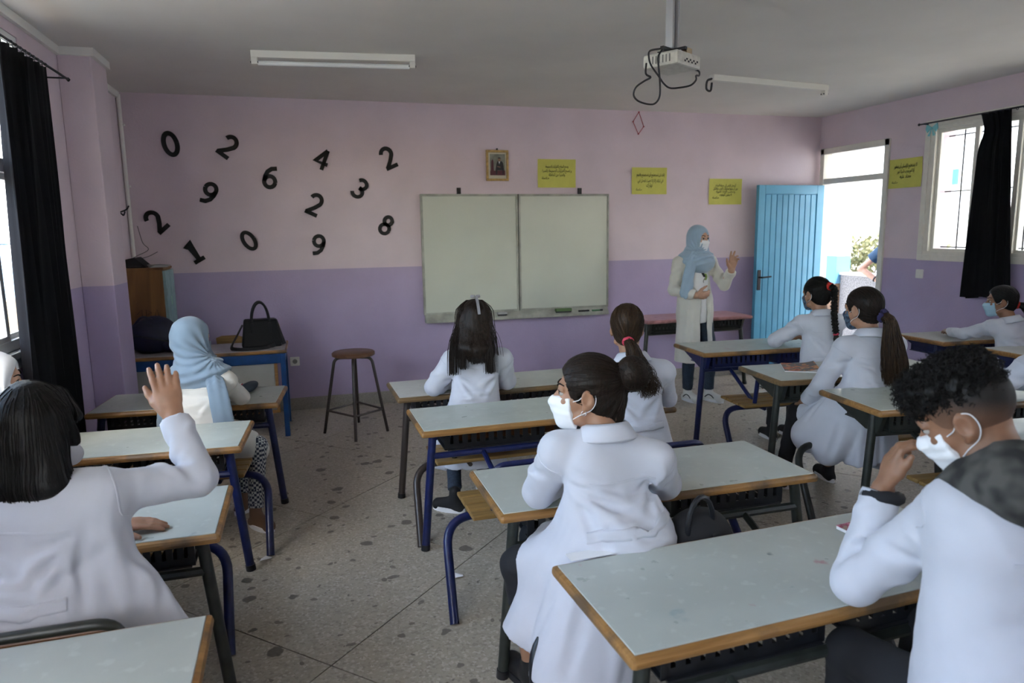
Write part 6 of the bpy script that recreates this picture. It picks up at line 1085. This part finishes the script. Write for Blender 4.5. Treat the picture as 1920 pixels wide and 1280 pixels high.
w = A((.845, -5.285, .945)); ring_part(root, 'hoodie_cuff', w-A((.006, .006, .018)), (.2, .2, 1), .038, .017, BLKCL, .1)
# ------------------------------------------------------------------ 11 girl in the light blue mask
hm = head_mat(rad(50), rad(-1), 0); hd = (4.395, -2.735, 1.055); P_ = (4.47, -2.84, .53); N_ = (4.435, -2.79, .90); kn, an = legs_for(P_, (0, 1, 0), .45, .36)
root, F = person('girl in light blue mask with black ponytail at the desk by the right wall', (P_[0], P_[1], 0), N_, P_, hd, hm, .215, (-.1, 1, 0), (4.315, -2.75, .865), (4.585, -2.82, .865), (4.225, -2.60, .80), (4.285, -2.42, .79), (4.66, -2.62, .80), (4.45, -2.47, .79), RELAX((.5, .7, 0), (0, 0, -1), hl=.15), RELAX((-.8, .4, 0), (0, 0, -1), hl=.15), kn, an, s=.84, hair='tail', hairfn=pulled((0, -.112, -.02), 260, 35), mask=MASKB, seed=33, girth=1.08, belt=False, vox=.0055, skinm=SK2)
hp, K = frame(hd, hm, .215); b = hp(0, -.115, -.03); ring_part(root, 'hair_tie', b, hm@unit((0, -1, -.2)), .020, .009, REDT); tail_part(root, 'ponytail', [b, b+A((.03, -.03, -.01)), b+A((.07, -.06, -.07)), b+A((.09, -.07, -.17))], [.02, .036, .045, .03], HBLK, 160, 28, curl=.1)
# ------------------------------------------------------------------ 12 pupil cut off by the right edge
hm = head_mat(rad(20), rad(-20), 0); hd = (2.82, -4.24, 1.16); P_ = (2.84, -4.33, .55); kn, an = legs_for(P_, (0, 1, 0), .45, .34)
person('pupil in white coat cut off by the right picture edge, only a sleeve showing', (P_[0], P_[1], 0), (2.83, -4.29, 1.0), P_, hd, hm, .215, (0, 1, 0), (2.68, -4.27, .95), (2.97, -4.29, .95), (2.535, -4.20, .825), (2.70, -4.02, .81), (3.05, -4.15, .82), (2.92, -4.0, .81), RELAX((.6, .7, 0), (0, 0, -1), hl=.16), RELAX((-.5, .8, 0), (0, 0, -1), hl=.16), kn, an, s=.88, hair='tail', mask=None, seed=37, vox=.008, cvox=.009)
# ------------------------------------------------------------------ 13 man outside the door
hm = head_mat(rad(-100), 0, 0); hd = (6.12, .0, 1.62); BLUS = mat('blue_shirt_cotton', (.015, .05, .10), .8)
person('man in a dark blue short-sleeved shirt with hand on hip outside the door', (6.12, -.02, 0), (6.12, -.02, 1.44), (6.12, -.02, .92), hd, hm, .23, (.9, -.3, 0), (6.15, .17, 1.36), (6.08, -.20, 1.36), (6.02, .42, 1.10), (6.10, .20, .96), (6.0, -.42, 1.12), (6.05, -.3, .9), dict(f=(.1, -.75, -.35), n=(.0, -.4, .9), hl=.18), None, [A((6.14, .08, .5)), A((6.10, -.12, .5))], [A((6.12, .08, .085)), A((6.10, -.12, .085))], s=1.02, seat=False, skinm=SK3, coat=None, hairm=HBLK, shoes=BLKSH, vox=.008, seed=39, trousers=JEANS)
r = [o for o in bpy.data.objects if o.get('label', '').startswith('man in a dark blue')][0]
Fm = Field((5.8, -.45, .85), (6.45, .42, 1.55), .008)
for q in (-.07, .07): Fm.cap((6.12, -.02+q, .90), (6.12, -.02+q*1.2, 1.25), .13, .14, .04)
Fm.cap((6.15, .17, 1.36), (6.08, -.20, 1.36), .07, .07, .04); Fm.cap((6.15, .17, 1.36), (6.08, .31, 1.22), .075, .072, .03, flat=(0, 1)); Fm.cap((6.08, -.20, 1.36), (6.03, -.32, 1.23), .075, .07, .03, flat=(0, 1)); Fm.half((0, 0, .88), (0, 0, -1)); Fm.warp(lambda P: wob(P, 3, 26, .005)); V, Q = Fm.mesh(1); raw_mesh('shirt', V, Q, BLUS, r)
ring_part(r, 'watch', (6.085, .245, .985), (.2, -.7, -.4), .032, .009, BLKM, 0)
